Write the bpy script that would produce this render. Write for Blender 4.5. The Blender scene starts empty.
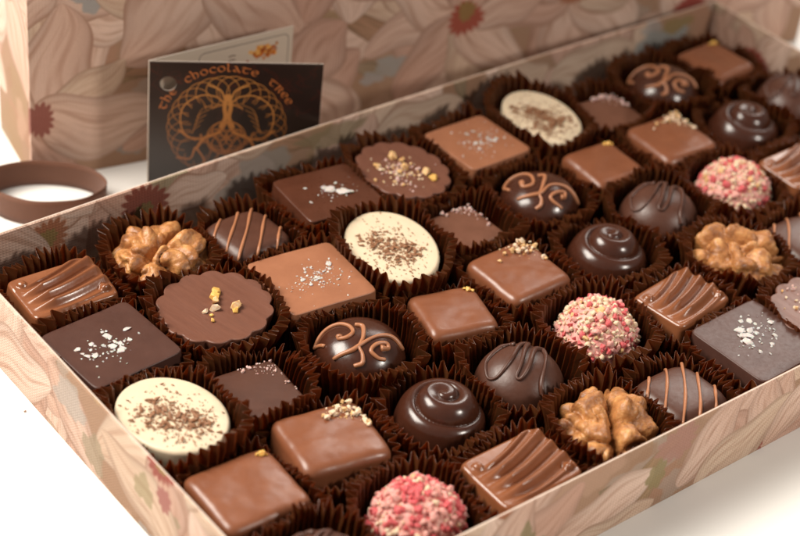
import bpy, bmesh, math, random
import numpy as np
from mathutils import Vector, Matrix, noise
# units: 1 blender unit = 1 cm on the table
scn = bpy.context.scene
COL = scn.collection
# ------------------------------------------------------------------ camera
cam_d = bpy.data.cameras.new('camera'); cam = bpy.data.objects.new('camera', cam_d); COL.objects.link(cam)
X = Vector((0.78237, -0.61568, 0.09400)); Y = Vector((0.30468, 0.50998, 0.80442)); Z = Vector((-0.54321, -0.60072, 0.58657))
M = Matrix((X, Y, Z)).transposed().to_4x4(); M.translation = Vector((-20.759, -37.648, 34.896))
cam.matrix_world = M
cam_d.lens = 80.46; cam_d.sensor_width = 36; cam_d.clip_start = 1; cam_d.clip_end = 2000
cam_d.dof.use_dof = True; cam_d.dof.focus_distance = 53.0; cam_d.dof.aperture_fstop = 0.105
scn.camera = cam
# ------------------------------------------------------------------ light
w = bpy.data.worlds.new('World'); scn.world = w; w.use_nodes = True
bg = w.node_tree.nodes['Background']; bg.inputs[0].default_value = (1.0, 0.93, 0.86, 1); bg.inputs[1].default_value = 0.21
def area(name, loc, target, size, size_y, power, color):
    l = bpy.data.lights.new(name, 'AREA'); l.shape = 'RECTANGLE'; l.size = size; l.size_y = size_y; l.energy = power; l.color = color
    o = bpy.data.objects.new(name, l); COL.objects.link(o); o.location = loc
    o.rotation_euler = (Vector(target) - Vector(loc)).to_track_quat('-Z', 'Y').to_euler()
    return o
area('softbox_key', (-38, 32, 70), (6, -4, 0), 54, 46, 164000, (1.0, 0.93, 0.83))
area('softbox_fill', (38, -66, 42), (12, -6, 0), 13, 10, 25000, (1.0, 0.92, 0.83))
area('softbox_back', (84, 48, 66), (15, -8, 0), 62, 44, 78000, (1.0, 0.93, 0.86))
vs = scn.view_settings
vs.view_transform = 'Standard'; vs.look = 'None'; vs.exposure = 0; vs.gamma = 1
scn.render.film_transparent = False
scn.cycles.max_bounces = 8
# ------------------------------------------------------------------ helpers
def srgb(r, g, b):
    f = lambda c: (c / 255 / 12.92) if c / 255 <= 0.04045 else ((c / 255 + 0.055) / 1.055) ** 2.4
    return (f(r), f(g), f(b), 1)
def link(o, parent=None):
    COL.objects.link(o)
    if parent is not None: o.parent = parent
    return o
def tag(o, label=None, cat=None, group=None, kind=None):
    if label: o['label'] = label
    if cat: o['category'] = cat
    if group: o['group'] = group
    if kind: o['kind'] = kind
    return o
def mesh(name, v, f, smooth=True, mats=()):
    me = bpy.data.meshes.new(name); me.from_pydata([tuple(p) for p in v], [], f); me.update()
    for m in mats: me.materials.append(m)
    if smooth: me.polygons.foreach_set('use_smooth', [True] * len(me.polygons))
    return me
def obj(name, me, parent=None, loc=(0, 0, 0), rz=0):
    o = bpy.data.objects.new(name, me); o.location = loc; o.rotation_euler = (0, 0, rz)
    return link(o, parent)
def empty(name, loc, rz=0):
    o = bpy.data.objects.new(name, None); o.empty_display_size = .3; o.location = loc; o.rotation_euler = (0, 0, rz)
    return link(o)
def tube(pts, rad, seg=8, caps=True):
    pts = [Vector(p) for p in pts]; n = len(pts); V = []; F = []
    up = Vector((0, 0, 1))
    for i, p in enumerate(pts):
        t = (pts[min(i + 1, n - 1)] - pts[max(i - 1, 0)]).normalized()
        a = t.cross(up)
        a = a.normalized() if a.length > 1e-4 else Vector((1, 0, 0))
        b = a.cross(t).normalized()
        r = rad(i / (n - 1)) if callable(rad) else rad
        for k in range(seg):
            th = 2 * math.pi * k / seg
            V.append(p + a * (r * math.cos(th)) + b * (r * math.sin(th)))
    for i in range(n - 1):
        for k in range(seg):
            F.append((i * seg + k, i * seg + (k + 1) % seg, (i + 1) * seg + (k + 1) % seg, (i + 1) * seg + k))
    if caps:
        F.append(tuple(range(seg - 1, -1, -1))); F.append(tuple((n - 1) * seg + k for k in range(seg)))
    return V, F
def catmull(P, sub=8):
    P = [np.array(p, float) for p in P]; Q = [2 * P[0] - P[1]] + P + [2 * P[-1] - P[-2]]; out = []
    for i in range(1, len(Q) - 2):
        for k in range(sub):
            t = k / sub
            out.append(.5 * ((2 * Q[i]) + (-Q[i - 1] + Q[i + 1]) * t + (2 * Q[i - 1] - 5 * Q[i] + 4 * Q[i + 1] - Q[i + 2]) * t * t + (-Q[i - 1] + 3 * Q[i] - 3 * Q[i + 1] + Q[i + 2]) * t ** 3))
    out.append(P[-1]); return out
# ------------------------------------------------------------------ painted prints (numpy, no files)
def make_image(name, arr):
    h, wd, _ = arr.shape
    im = bpy.data.images.new(name, wd, h, alpha=False)
    px = np.ones((h, wd, 4), np.float32); px[..., :3] = np.clip(arr, 0, 1)
    im.pixels.foreach_set(px.ravel()); im.pack(); return im
class Canvas:
    """canvas in cm; y up; sRGB values 0..1"""
    def __init__(s, W, H, ppc, col):
        s.ppc = ppc; s.w = int(W * ppc); s.h = int(H * ppc)
        s.a = np.zeros((s.h, s.w, 3), np.float32); s.a[:] = np.array(col) / 255
    def win(s, x0, y0, x1, y1):
        i0 = max(0, int(x0 * s.ppc)); i1 = min(s.w, int(x1 * s.ppc) + 2); j0 = max(0, int(y0 * s.ppc)); j1 = min(s.h, int(y1 * s.ppc) + 2)
        if i1 <= i0 or j1 <= j0: return None
        x = (np.arange(i0, i1) + .5) / s.ppc; y = (np.arange(j0, j1) + .5) / s.ppc
        return slice(j0, j1), slice(i0, i1), np.meshgrid(x, y)
    def mix(s, sj, si, m, col):
        m = np.clip(m, 0, 1)[..., None]; s.a[sj, si] = s.a[sj, si] * (1 - m) + col * m
    def stroke(s, P, wid, col, nib=None, clip=None):
        P = np.array(P, float); mx = wid
        W = s.win(P[:, 0].min() - mx, P[:, 1].min() - mx, P[:, 0].max() + mx, P[:, 1].max() + mx)
        if W is None: return
        sj, si, (x, y) = W; m = np.zeros(x.shape)
        for a, b in zip(P[:-1], P[1:]):
            d = b - a; L = d @ d + 1e-12; t = np.clip(((x - a[0]) * d[0] + (y - a[1]) * d[1]) / L, 0, 1)
            dist = np.hypot(x - a[0] - t * d[0], y - a[1] - t * d[1]); hw = wid / 2
            if nib is not None: hw *= .32 + .68 * abs(math.sin(math.atan2(d[1], d[0]) - nib))
            m = np.maximum(m, np.clip((hw - dist) * s.ppc + .5, 0, 1))
        if clip is not None: m = m * clip(x, y)
        s.mix(sj, si, m, np.array(col) / 255)
    def petal(s, cx, cy, ang, ln, wd, c1, c2, line, rng, clip=None, bend=0.0, pointy=.8):
        W = s.win(cx - ln - wd, cy - ln - wd, cx + ln + wd, cy + ln + wd)
        if W is None: return
        sj, si, (x, y) = W; x = x - cx; y = y - cy
        ph = rng.uniform(0, 6.28, 6)
        wx = .05 * ln * (np.sin(x * 2.1 / ln * 3 + ph[0]) + np.sin(y * 3.3 / ln * 3 + ph[1])) * .5
        wy = .05 * ln * (np.sin(y * 2.3 / ln * 3 + ph[2]) + np.sin(x * 3.7 / ln * 3 + ph[3])) * .5
        x = x + wx; y = y + wy
        u = (x * math.cos(ang) + y * math.sin(ang)) / ln; v = (-x * math.sin(ang) + y * math.cos(ang)) / ln
        v = v - bend * (u * u - u)
        uu = np.clip(u, 0, 1); hw = (wd / ln / 2) * np.sin(math.pi * uu ** pointy) ** .62 * (1 - .12 * uu) + 1e-6
        r = v / hw; inside = ((u > 0) & (u < 1)) * np.clip((1 - np.abs(r)) * hw * ln * s.ppc + .5, 0, 1)
        if clip is not None: inside = inside * clip(x, y)
        c1 = np.array(c1) / 255; c2 = np.array(c2) / 255
        sweep = .5 + .5 * np.sin(r * 1.7 + ph[4] + uu * 2)
        k = np.clip(uu * .75 + .25 * sweep, 0, 1)[..., None]
        col = c1 * (1 - k) + c2 * k; col = col * (1 - .16 * np.abs(r) ** 3)[..., None]
        ve = np.abs(np.sin((r + .22 * np.sin(uu * 5 + ph[5])) * math.pi * 2.8 + ph[4]))
        vein = np.clip(1 - ve / .4, 0, 1) * (.16 + .45 * (1 - uu)) * (.5 + .5 * np.sin(uu * 9 + r * 3 + ph[3]))
        sk = np.zeros_like(u)
        for q_, (f1, f2) in enumerate(((7.3, 3.1), (12.7, 4.3), (19.1, 2.2))): sk = sk + np.sin(r * f1 + f2 * uu + 1.5 * np.sin(uu * 6 + ph[q_]) + ph[5 - q_])
        sk = np.clip(sk / 3 + .1, 0, 1)
        edge = np.clip((np.abs(r) - .88) / .07, 0, 1) * .8 + .25 * np.clip((.35 - uu) / .35, 0, 1)
        ln_ = np.clip(np.maximum(np.clip(vein, 0, 1) * .8, edge * .36) + .46 * sk * (1 - .4 * uu), 0, .9)[..., None]
        col = col * (1 - ln_) + (np.array(line) / 255) * ln_
        s.mix(sj, si, inside, col)
    def blotch(s, cx, cy, rx, ry, col, rng, a=.9, spikes=0):
        W = s.win(cx - 1.5 * rx, cy - 1.5 * ry, cx + 1.5 * rx, cy + 1.5 * ry)
        if W is None: return
        sj, si, (x, y) = W; dx = (x - cx) / rx; dy = (y - cy) / ry; th = np.arctan2(dy, dx); r = np.hypot(dx, dy); ph = rng.uniform(0, 6.28, 4)
        lim = .85 + .12 * np.sin(3 * th + ph[0]) + .09 * np.sin(5 * th + ph[1]) + .05 * np.sin(11 * th + ph[2])
        if spikes: lim = .72 + .25 * np.abs(np.sin(th * spikes / 2 + ph[0])) + .07 * np.sin(th * 3 + ph[1])
        s.mix(sj, si, np.clip((lim - r) * 9, 0, 1) * a, np.array(col) / 255)
def floral():
    rng = np.random.RandomState(7); ppc = 40
    c = Canvas(37, 31, ppc, (158, 128, 104))
    PET = [((226, 204, 190), (206, 172, 154)), ((220, 190, 172), (232, 212, 198)), ((214, 184, 168), (196, 158, 140)), ((224, 206, 186), (210, 186, 164))]
    LINE = (142, 102, 80)
    # ground of blue-grey, brown and olive
    for _ in range(420):
        col = [(164, 156, 148), (152, 128, 96), (166, 126, 102), (186, 154, 132), (148, 116, 90), (176, 142, 118)][rng.randint(6)]
        c.blotch(rng.uniform(0, 37), rng.uniform(0, 31), rng.uniform(.5, 1.6), rng.uniform(.4, 1.2), col, rng, .6)
    def leaf(x, y, a, l, wd, cp=None):
        k = rng.randint(3); c1, c2 = [((150, 122, 88), (176, 148, 116)), ((140, 122, 96), (162, 144, 120)), ((156, 118, 90), (184, 148, 120))][k]
        c.petal(x, y, a, l, wd, c1, c2, (78, 70, 44), rng, cp, rng.uniform(-.3, .3), 1.0)
    def flower(x, y, R, n, a0, centre='maroon', cp=None, rot_jit=.15, wd=.62):
        order = rng.permutation(n)
        for i in order:
            p = PET[rng.randint(len(PET))]
            c.petal(x, y, a0 + 2 * math.pi * i / n + rng.uniform(-rot_jit, rot_jit), R * rng.uniform(.86, 1.1), R * wd * rng.uniform(.85, 1.15), p[0], p[1], LINE, rng, cp, rng.uniform(-.35, .35), rng.uniform(.7, 1.0))
        mc = (138, 62, 54) if centre == 'maroon' else (150, 92, 62)
        c.blotch(x, y, R * .21, R * .2, mc, rng, .92, 16)
        c.blotch(x, y, R * .1, R * .1, (128, 112, 62), rng, .85, 9)
    for _ in range(90): leaf(rng.uniform(0, 37), rng.uniform(0, 31), rng.uniform(0, 6.28), rng.uniform(1, 2.6), rng.uniform(.4, .9))
    for _ in range(60): flower(rng.uniform(0, 37), rng.uniform(0, 31), rng.uniform(1.9, 4.0), rng.randint(7, 10), rng.uniform(0, 6.28), 'tan' if rng.rand() < .6 else 'maroon', None, .3, rng.uniform(.6, .85))
    # face of the lid (0..33.6, 0..18): the blooms the photograph shows
    c.blotch(10, 4.6, 2.0, .8, (150, 126, 92), rng, .8); c.blotch(2.2, 6.9, .9, .8, (150, 158, 160), rng, .9); c.blotch(13.8, 2.2, 1.1, .5, (152, 156, 154), rng, .85)
    for _ in range(16): c.blotch(rng.uniform(0, 33), rng.uniform(.3, 8), rng.uniform(.4, .9), rng.uniform(.3, .6), [(156, 162, 166), (150, 154, 156), (136, 136, 104)][rng.randint(3)], rng, .75)
    for _ in range(12): c.blotch(rng.uniform(0, 34), rng.uniform(18.8, 29), rng.uniform(.4, .8), rng.uniform(.3, .6), [(158, 164, 168), (136, 136, 104)][rng.randint(2)], rng, .65)
    leaf(3.2, 3.6, .5, 3.4, 1.2); leaf(11.3, 4.6, -.4, 3.0, 1.0)
    flower(9.6, 2.0, 3.4, 8, .1, 'tan', None, .2, .8); flower(21.3, 4.2, 3.8, 8, .3, 'tan', None, .2, .8); flower(6.6, 7.2, 4.2, 8, .2, 'tan', None, .2, .8); flower(26.6, 1.9, 2.5, 6, 1.0); flower(31.6, 3.8, 3.6, 6, .5)
    flower(11.6, 7.6, 3.8, 8, .9, 'tan', None, .2, .8)
    P = lambda *k: c.petal(*k[:6], *k[6], LINE, rng, None, k[7], k[8])
    for (x, y, a, l, wd, k, b, pt) in [(-.1, 2.3, 1.25, 4.6, 3.0, 0, .25, .75), (-.1, 2.3, 2.0, 4.0, 2.2, 1, -.2, .8), (-.1, 2.3, -.95, 2.8, 1.9, 2, .2, .9), (-.1, 2.3, .55, 4.0, 1.7, 3, .3, .9), (-.1, 2.4, -.08, 5.2, 2.5, 1, .3, .75), (3.4, .5, .45, 3.2, 1.2, 2, -.3, .9)]:
        c.petal(x, y, a, l, wd, *PET[k], LINE, rng, None, b, pt)
    c.blotch(.3, 2.4, .62, .75, (130, 70, 62), rng, .95, 14)
    for (a, l, wd, k, b) in [(3.4, 4.4, 2.0, 0, .3), (2.6, 4.2, 2.2, 1, -.3), (4.1, 4.4, 2.2, 2, .2), (4.75, 3.7, 2.2, 3, -.2), (5.5, 4.2, 2.2, 1, .25), (.2, 4.0, 2.0, 0, .2), (1.5, 3.6, 2.2, 2, 0)]:
        c.petal(16.6, 3.9, a, l, wd, *PET[k], LINE, rng, None, b, .8)
    c.blotch(16.6, 3.7, .85, .8, (150, 62, 46), rng, .95, 15); c.blotch(16.6, 4.0, .42, .5, (132, 112, 58), rng, .85, 9)
    c.blotch(27.0, 2.6, .9, .5, (140, 50, 42), rng, .95, 13)
    # strip for the tray's far inner wall: rows 18.6..21.6
    y0 = 18.6; clip = None
    c.blotch(11.2, y0 + 1.6, 1.9, 1.2, (146, 148, 144), rng, .7); c.blotch(14.2, y0 + 2.3, 1.7, .5, (128, 120, 88), rng, .6)
    c.petal(1.2 + 1.93, y0 + 1.5, 3.0, 5.0, 3.6, *PET[0], LINE, rng, None, .1, .8)
    c.petal(7.2, y0 + 1.9, .1, 2.6, 1.6, *PET[1], LINE, rng, None, .1, .8)
    c.blotch(6.6, y0 + 2.0, 1.0, .95, (120, 58, 46), rng, .95, 17); c.blotch(6.6, y0 + 1.8, .42, .42, (104, 92, 52), rng, .85, 9)
    c.blotch(30.3, y0 + 1.5, 2.0, 1.2, (140, 148, 148), rng, .95); c.blotch(31, y0 + 2.3, 1.1, .4, (138, 118, 74), rng, .9)
    for (x, a, l) in [(15.8, .1, 4.2), (20.6, .15, 3.6), (24.4, .1, 4.4)]: c.petal(x, y0 + 1.6, a, l, 2.4, *PET[3], LINE, rng, None, .15, .8)
    # strip for the front outer wall: rows 22.2..25.2 (starts at x=-1.95)
    y0 = 22.2
    c.blotch(5.8, y0 + 1.6, 1.2, .9, (158, 156, 150), rng, .7); c.blotch(7.5, y0 + 1.2, .5, .9, (126, 120, 84), rng, .8)
    for (x, y, a, l, wd, k, b) in [(8.3, .3, .35, 4.2, 2.0, 1, .2), (9.2, -.2, .12, 3.6, 1.6, 3, .3), (13.6, .3, .9, 3.4, 2.0, 0, .1), (14.4, -.2, .5, 4.2, 2.0, 3, .2), (17.4, .2, .9, 3.0, 1.4, 1, .2)]:
        c.petal(x, y0 + y, a, l, wd, *PET[k], LINE, rng, None, b, .8)
    c.blotch(13.1, y0 + 2.2, .95, .75, (164, 122, 112), rng, .8, 11); c.blotch(12.5, y0 + 1.3, .45, .65, (138, 130, 88), rng, .85, 7)
    # strip for the left outer wall: rows 26..29
    y0 = 26
    for (x, y, a, l, wd, k, b) in [(1.5, .4, .25, 4.2, 2.4, 1, .1), (8.2, .2, 2.5, 3.6, 1.9, 0, .1), (12.5, .4, 2.8, 4.4, 2.2, 3, .2), (14.5, .2, 2.2, 3.0, 1.8, 1, .1)]:
        c.petal(x, y0 + y, a, l, wd, *PET[k], LINE, rng, None, b, .8)
    c.blotch(6.7, y0 + 1.8, 1.0, .8, (168, 168, 164), rng, .7); c.blotch(8.0, y0 + .8, .7, .8, (146, 138, 114), rng, .7); c.blotch(10.6, y0 + 1.5, .6, .6, (144, 138, 100), rng, .6); c.blotch(11.6, y0 + 1.9, .4, .5, (156, 96, 92), rng, .9, 9)
    # woven look: fine light and dark threads
    yy, xx = np.mgrid[0:c.h, 0:c.w] / ppc
    th = 1 + .05 * np.sin(xx * 2 * math.pi / .115) * np.sin(yy * 2 * math.pi / .1) + .05 * (rng.rand(c.h, c.w) - .5)
    c.a *= th[..., None]
    c.a = (c.a * .84 + np.array((188, 156, 134)) / 255 * .16) * np.array((.97, .945, .935))
    return make_image('floral_print', c.a), 37.0, 31.0
FLORAL, FW, FH = floral()
GLY = {
 't': (.8, [[(-.04, .9), (.06, 1.04), (.4, .98), (.8, 1.02)], [(.4, .98), (.16, .75), (.1, .4), (.2, .1), (.42, 0), (.66, .14)]]),
 'h': (.76, [[(.02, 1.5), (.14, 1.42), (.14, 0)], [(.14, .72), (.32, .98), (.52, .92), (.62, .66), (.6, .3), (.46, -.04)]]),
 'e': (.72, [[(.62, .86), (.42, 1.0), (.18, .86), (.08, .5), (.18, .14), (.42, 0), (.66, .14)], [(.1, .5), (.4, .52), (.62, .62), (.62, .86)]]),
 'c': (.7, [[(.64, .84), (.44, 1.0), (.2, .88), (.08, .5), (.18, .14), (.42, 0), (.66, .12)]]),
 'o': (.8, [[(.38, 1.0), (.14, .82), (.08, .46), (.2, .1), (.42, 0), (.64, .16), (.72, .52), (.6, .88), (.38, 1.0)]]),
 'l': (.5, [[(.02, 1.4), (.14, 1.34), (.12, .2), (.26, 0), (.46, .12)]]),
 'a': (.8, [[(.12, .98), (.3, .9), (.6, .12), (.74, 0)], [(.5, .46), (.24, .46), (.08, .22), (.2, .02), (.4, .08), (.56, .3)]]),
 'r': (.74, [[(.02, 1.02), (.14, .96), (.14, -.1)], [(.14, .7), (.34, 1.0), (.56, .92), (.6, .66), (.42, .5), (.66, 0)]]),
}
def card_front(W, H):
    rng = np.random.RandomState(3)
    c = Canvas(W, H, 190, (34, 22, 18)); yy, xx = np.mgrid[0:c.h, 0:c.w] / c.ppc
    for k in range(60):   # faint dark red marbling
        p = [(rng.uniform(0, W), rng.uniform(H * .6, H))]
        for _ in range(5): p.append((p[-1][0] + rng.uniform(-.3, .3), p[-1][1] + rng.uniform(-.25, .25)))
        c.stroke(catmull(p, 4), .025, (62, 26, 18))
    c.a[c.h - 8:] = np.array((96, 84, 78)) / 255
    cx, cy, R = 2.62, 2.55, 2.02
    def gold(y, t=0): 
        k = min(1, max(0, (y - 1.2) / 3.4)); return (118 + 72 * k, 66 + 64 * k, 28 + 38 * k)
    tau = 2 * math.pi
    def circle(x, y, r, wd, a0=0, a1=tau, n=40):
        P = [(x + r * math.cos(a0 + (a1 - a0) * i / n), y + r * math.sin(a0 + (a1 - a0) * i / n)) for i in range(n + 1)]
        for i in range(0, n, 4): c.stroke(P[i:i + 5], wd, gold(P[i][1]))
    N = 26
    for i in range(N):      # interlaced rim
        a = tau * i / N
        circle(cx + .72 * R * math.cos(a), cy + .72 * R * math.sin(a), .28 * R, .028)
    circle(cx, cy, .47 * R, .03)
    m = lambda P: [(cx + s * R * x, cy + R * y) for x, y in P for s in (1,)]
    def both(P, wd):
        for s in (1, -1):
            Q = catmull([(cx + s * R * x, cy + R * y) for x, y in P], 6)
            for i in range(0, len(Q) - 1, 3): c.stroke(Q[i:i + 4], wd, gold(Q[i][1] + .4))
    # dark hollows beside the trunk
    for s in (1, -1):
        c.blotch(cx + s * .42 * R, cy + .16 * R, .3 * R, .36 * R, (26, 14, 10), rng, 1); c.blotch(cx + s * .5 * R, cy - .45 * R, .25 * R, .22 * R, (26, 14, 10), rng, 1)
    both([(.02, .62), (.05, .4), (.03, .2), (.1, .02)], .14); both([(.02, .1), (.12, -.08), (.36, -.2), (.5, -.42)], .1)
    both([(.02, .45), (.2, .6), (.45, .62), (.7, .45), (.78, .2), (.72, -.1), (.52, -.25)], .05)
    both([(.04, .5), (.12, .72), (.32, .82)], .06); both([(.1, -.1), (.4, -.22), (.62, -.2), (.8, -.05)], .07)
    both([(.52, -.4), (.6, -.62), (.82, -.6)], .07); both([(.5, -.4), (.36, -.66), (.46, -.88)], .07)
    for k in range(5): both([(.25 + .05 * k, .45 - .1 * k), (.42 + .03 * k, .36 - .1 * k), (.5 + .02 * k, .2 - .08 * k)], .022)
    for k in range(6):      # knot below the trunk
        a = tau * k / 6
        circle(cx + .15 * R * math.cos(a), cy - .2 * R + .15 * R * math.sin(a), .17 * R, .035)
    circle(cx, cy - .2 * R, .33 * R, .035)
    for k in range(3):
        a = tau * k / 3 + .5
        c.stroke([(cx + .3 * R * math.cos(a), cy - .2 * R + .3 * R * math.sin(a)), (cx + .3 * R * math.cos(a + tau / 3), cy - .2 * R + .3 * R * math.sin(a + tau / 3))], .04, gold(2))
    # lettering on the arc
    def word(txt, a_mid, size):
        st_ = 1.62; tot = sum(GLY[ch][0] + .12 for ch in txt) * size * st_; rr = R * 1.09; a = a_mid + tot / rr / 2
        for ch in txt:
            wd = (GLY[ch][0] + .12) * size * st_; am = a - wd / rr / 2
            for st in GLY[ch][1]:
                Q = [(p[0] - GLY[ch][0] / 2, p[1]) for p in (catmull(st, 4) if len(st) > 2 else [np.array(s_) for s_ in st])]
                P = []
                for (qx, qy) in Q:
                    r_ = rr + qy * size; an = am - qx * size * st_ / rr
                    P.append((cx + r_ * math.cos(an), cy + r_ * math.sin(an)))
                c.stroke(P, .052, (178, 104, 54), nib=am - math.pi / 2 + .5)
            a -= wd / rr
    word('the', math.radians(151), .2); word('chocolate', math.radians(97), .2); word('tree', math.radians(39), .2)
    c.a *= (1 + .05 * (rng.rand(c.h, c.w) - .5))[..., None]
    return make_image('card_front_print', c.a)
def card_inside(W, H):
    rng = np.random.RandomState(5)
    c = Canvas(W, H, 120, (206, 190, 172))
    x0, y0, x1, y1 = 1.95, .4, W - .18, H - .24; r = .22; P = []
    for (qx, qy, a) in [(x1 - r, y1 - r, 0), (x0 + r, y1 - r, 90), (x0 + r, y0 + r, 180), (x1 - r, y0 + r, 270)]:
        for k in range(7): t = math.radians(a + 15 * k); P.append((qx + r * math.cos(t), qy + r * math.sin(t)))
    P.append(P[0]); c.stroke(P, .03, (110, 96, 90))
    for k in range(70):
        c.blotch(4.55 + rng.normal() * .3, H - .72 + rng.normal() * .13, rng.uniform(.05, .13), rng.uniform(.05, .11), [(196, 104, 30), (216, 140, 52), (150, 66, 20), (228, 170, 92)][rng.randint(4)], rng, .95)
    for k in range(5):
        yk = H - .62 - .16 * k; c.stroke([(3.15, yk), (3.28, yk + .03), (3.4, yk)], .04, (90, 70, 60))
    return make_image('card_inside_print', c.a)
# ------------------------------------------------------------------ materials
def new_mat(name):
    m = bpy.data.materials.new(name); m.use_nodes = True
    nt = m.node_tree; b = nt.nodes['Principled BSDF']; return m, nt, b
def N(nt, t, **k):
    n = nt.nodes.new(t)
    for a, v in k.items(): setattr(n, a, v)
    return n
def noise_bump(nt, b, scale, strength, dist=.02, detail=4, obj=True, normal=None):
    tc = N(nt, 'ShaderNodeTexCoord'); nz = N(nt, 'ShaderNodeTexNoise'); nz.inputs['Scale'].default_value = scale; nz.inputs['Detail'].default_value = detail
    nt.links.new(tc.outputs['Object'], nz.inputs['Vector'])
    bp = N(nt, 'ShaderNodeBump'); bp.inputs['Strength'].default_value = strength; bp.inputs['Distance'].default_value = dist
    nt.links.new(nz.outputs['Fac'], bp.inputs['Height'])
    if normal is not None: nt.links.new(normal, bp.inputs['Normal'])
    nt.links.new(bp.outputs['Normal'], b.inputs['Normal']); return nz, tc, bp
def choc_mat(name, c1, c2, rough=.36, bump=.25, spec=.5, coat=0.0, streak=False, sss=.0):
    m, nt, b = new_mat(name)
    tc = N(nt, 'ShaderNodeTexCoord'); oi = N(nt, 'ShaderNodeObjectInfo')
    mp = N(nt, 'ShaderNodeMapping'); nt.links.new(tc.outputs['Object'], mp.inputs['Vector'])
    cmb = N(nt, 'ShaderNodeCombineXYZ'); mu = N(nt, 'ShaderNodeMath', operation='MULTIPLY'); mu.inputs[1].default_value = 37
    nt.links.new(oi.outputs['Random'], mu.inputs[0]); nt.links.new(mu.outputs[0], cmb.inputs[0]); nt.links.new(mu.outputs[0], cmb.inputs[1]); nt.links.new(cmb.outputs[0], mp.inputs['Location'])
    if streak: mp.inputs['Scale'].default_value = (1, .12, 1)
    n1 = N(nt, 'ShaderNodeTexNoise'); n1.inputs['Scale'].default_value = 1.6 if not streak else 7; n1.inputs['Detail'].default_value = 6; n1.inputs['Roughness'].default_value = .6
    nt.links.new(mp.outputs[0], n1.inputs['Vector'])
    cr = N(nt, 'ShaderNodeMix', data_type='RGBA'); cr.inputs[6].default_value = c1; cr.inputs[7].default_value = c2
    mr = N(nt, 'ShaderNodeMapRange'); mr.inputs[1].default_value = .3; mr.inputs[2].default_value = .7
    nt.links.new(n1.outputs['Fac'], mr.inputs[0]); nt.links.new(mr.outputs[0], cr.inputs[0]); nt.links.new(cr.outputs[2], b.inputs['Base Color'])
    n2 = N(nt, 'ShaderNodeTexNoise'); n2.inputs['Scale'].default_value = 9; n2.inputs['Detail'].default_value = 5; nt.links.new(mp.outputs[0], n2.inputs['Vector'])
    rr = N(nt, 'ShaderNodeMapRange'); rr.inputs[1].default_value = .3; rr.inputs[2].default_value = .7; rr.inputs[3].default_value = rough - .035; rr.inputs[4].default_value = rough + .05
    nt.links.new(n2.outputs['Fac'], rr.inputs[0]); nt.links.new(rr.outputs[0], b.inputs['Roughness'])
    n3 = N(nt, 'ShaderNodeTexNoise'); n3.inputs['Scale'].default_value = 5 if not streak else 12; n3.inputs['Detail'].default_value = 8; nt.links.new(mp.outputs[0], n3.inputs['Vector'])
    bp = N(nt, 'ShaderNodeBump'); bp.inputs['Strength'].default_value = bump; bp.inputs['Distance'].default_value = .03
    vo = N(nt, 'ShaderNodeTexVoronoi'); vo.inputs['Scale'].default_value = 2.3; nt.links.new(mp.outputs[0], vo.inputs['Vector'])
    pr = N(nt, 'ShaderNodeMapRange'); pr.inputs[1].default_value = .03; pr.inputs[2].default_value = .085; nt.links.new(vo.outputs['Distance'], pr.inputs[0])
    am = N(nt, 'ShaderNodeMath', operation='MULTIPLY_ADD'); am.inputs[1].default_value = .55; nt.links.new(pr.outputs[0], am.inputs[0]); nt.links.new(n3.outputs['Fac'], am.inputs[2])
    nt.links.new(am.outputs[0] if not streak else n3.outputs['Fac'], bp.inputs['Height']); nt.links.new(bp.outputs['Normal'], b.inputs['Normal'])
    b.inputs['Specular IOR Level'].default_value = spec; b.inputs['Coat Weight'].default_value = coat; b.inputs['Coat Roughness'].default_value = .12
    if sss:
        b.inputs['Subsurface Weight'].default_value = sss; b.inputs['Subsurface Scale'].default_value = .12; b.inputs['Subsurface Radius'].default_value = (1, .5, .25)
    return m
MILK = choc_mat('milk_chocolate', (.178, .058, .025, 1), (.215, .074, .033, 1), .33, .15, .55)
MILKT = choc_mat('milk_chocolate_tile', (.285, .112, .056, 1), (.335, .137, .07, 1), .42, .2)
MILKG = choc_mat('glossy_milk_chocolate', (.20, .066, .026, 1), (.235, .082, .034, 1), .215, .12, .6)
MIDC = choc_mat('rosette_chocolate', (.13, .049, .03, 1), (.16, .062, .038, 1), .42, .3, streak=True)
DARK = choc_mat('dark_chocolate', (.066, .023, .013, 1), (.085, .031, .018, 1), .40)
DARKT = choc_mat('dark_chocolate_tile', (.062, .026, .019, 1), (.078, .033, .024, 1), .40, .12, .36)
DARKG = choc_mat('glossy_dark_chocolate', (.046, .0135, .007, 1), (.056, .017, .009, 1), .22, .08, .6)
PIPE = choc_mat('piped_milk_chocolate', (.36, .145, .066, 1), (.4, .165, .08, 1), .35, .15)
WHITE = choc_mat('white_chocolate', (.65, .53, .375, 1), (.70, .575, .41, 1), .42, .15, sss=.15)
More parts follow.
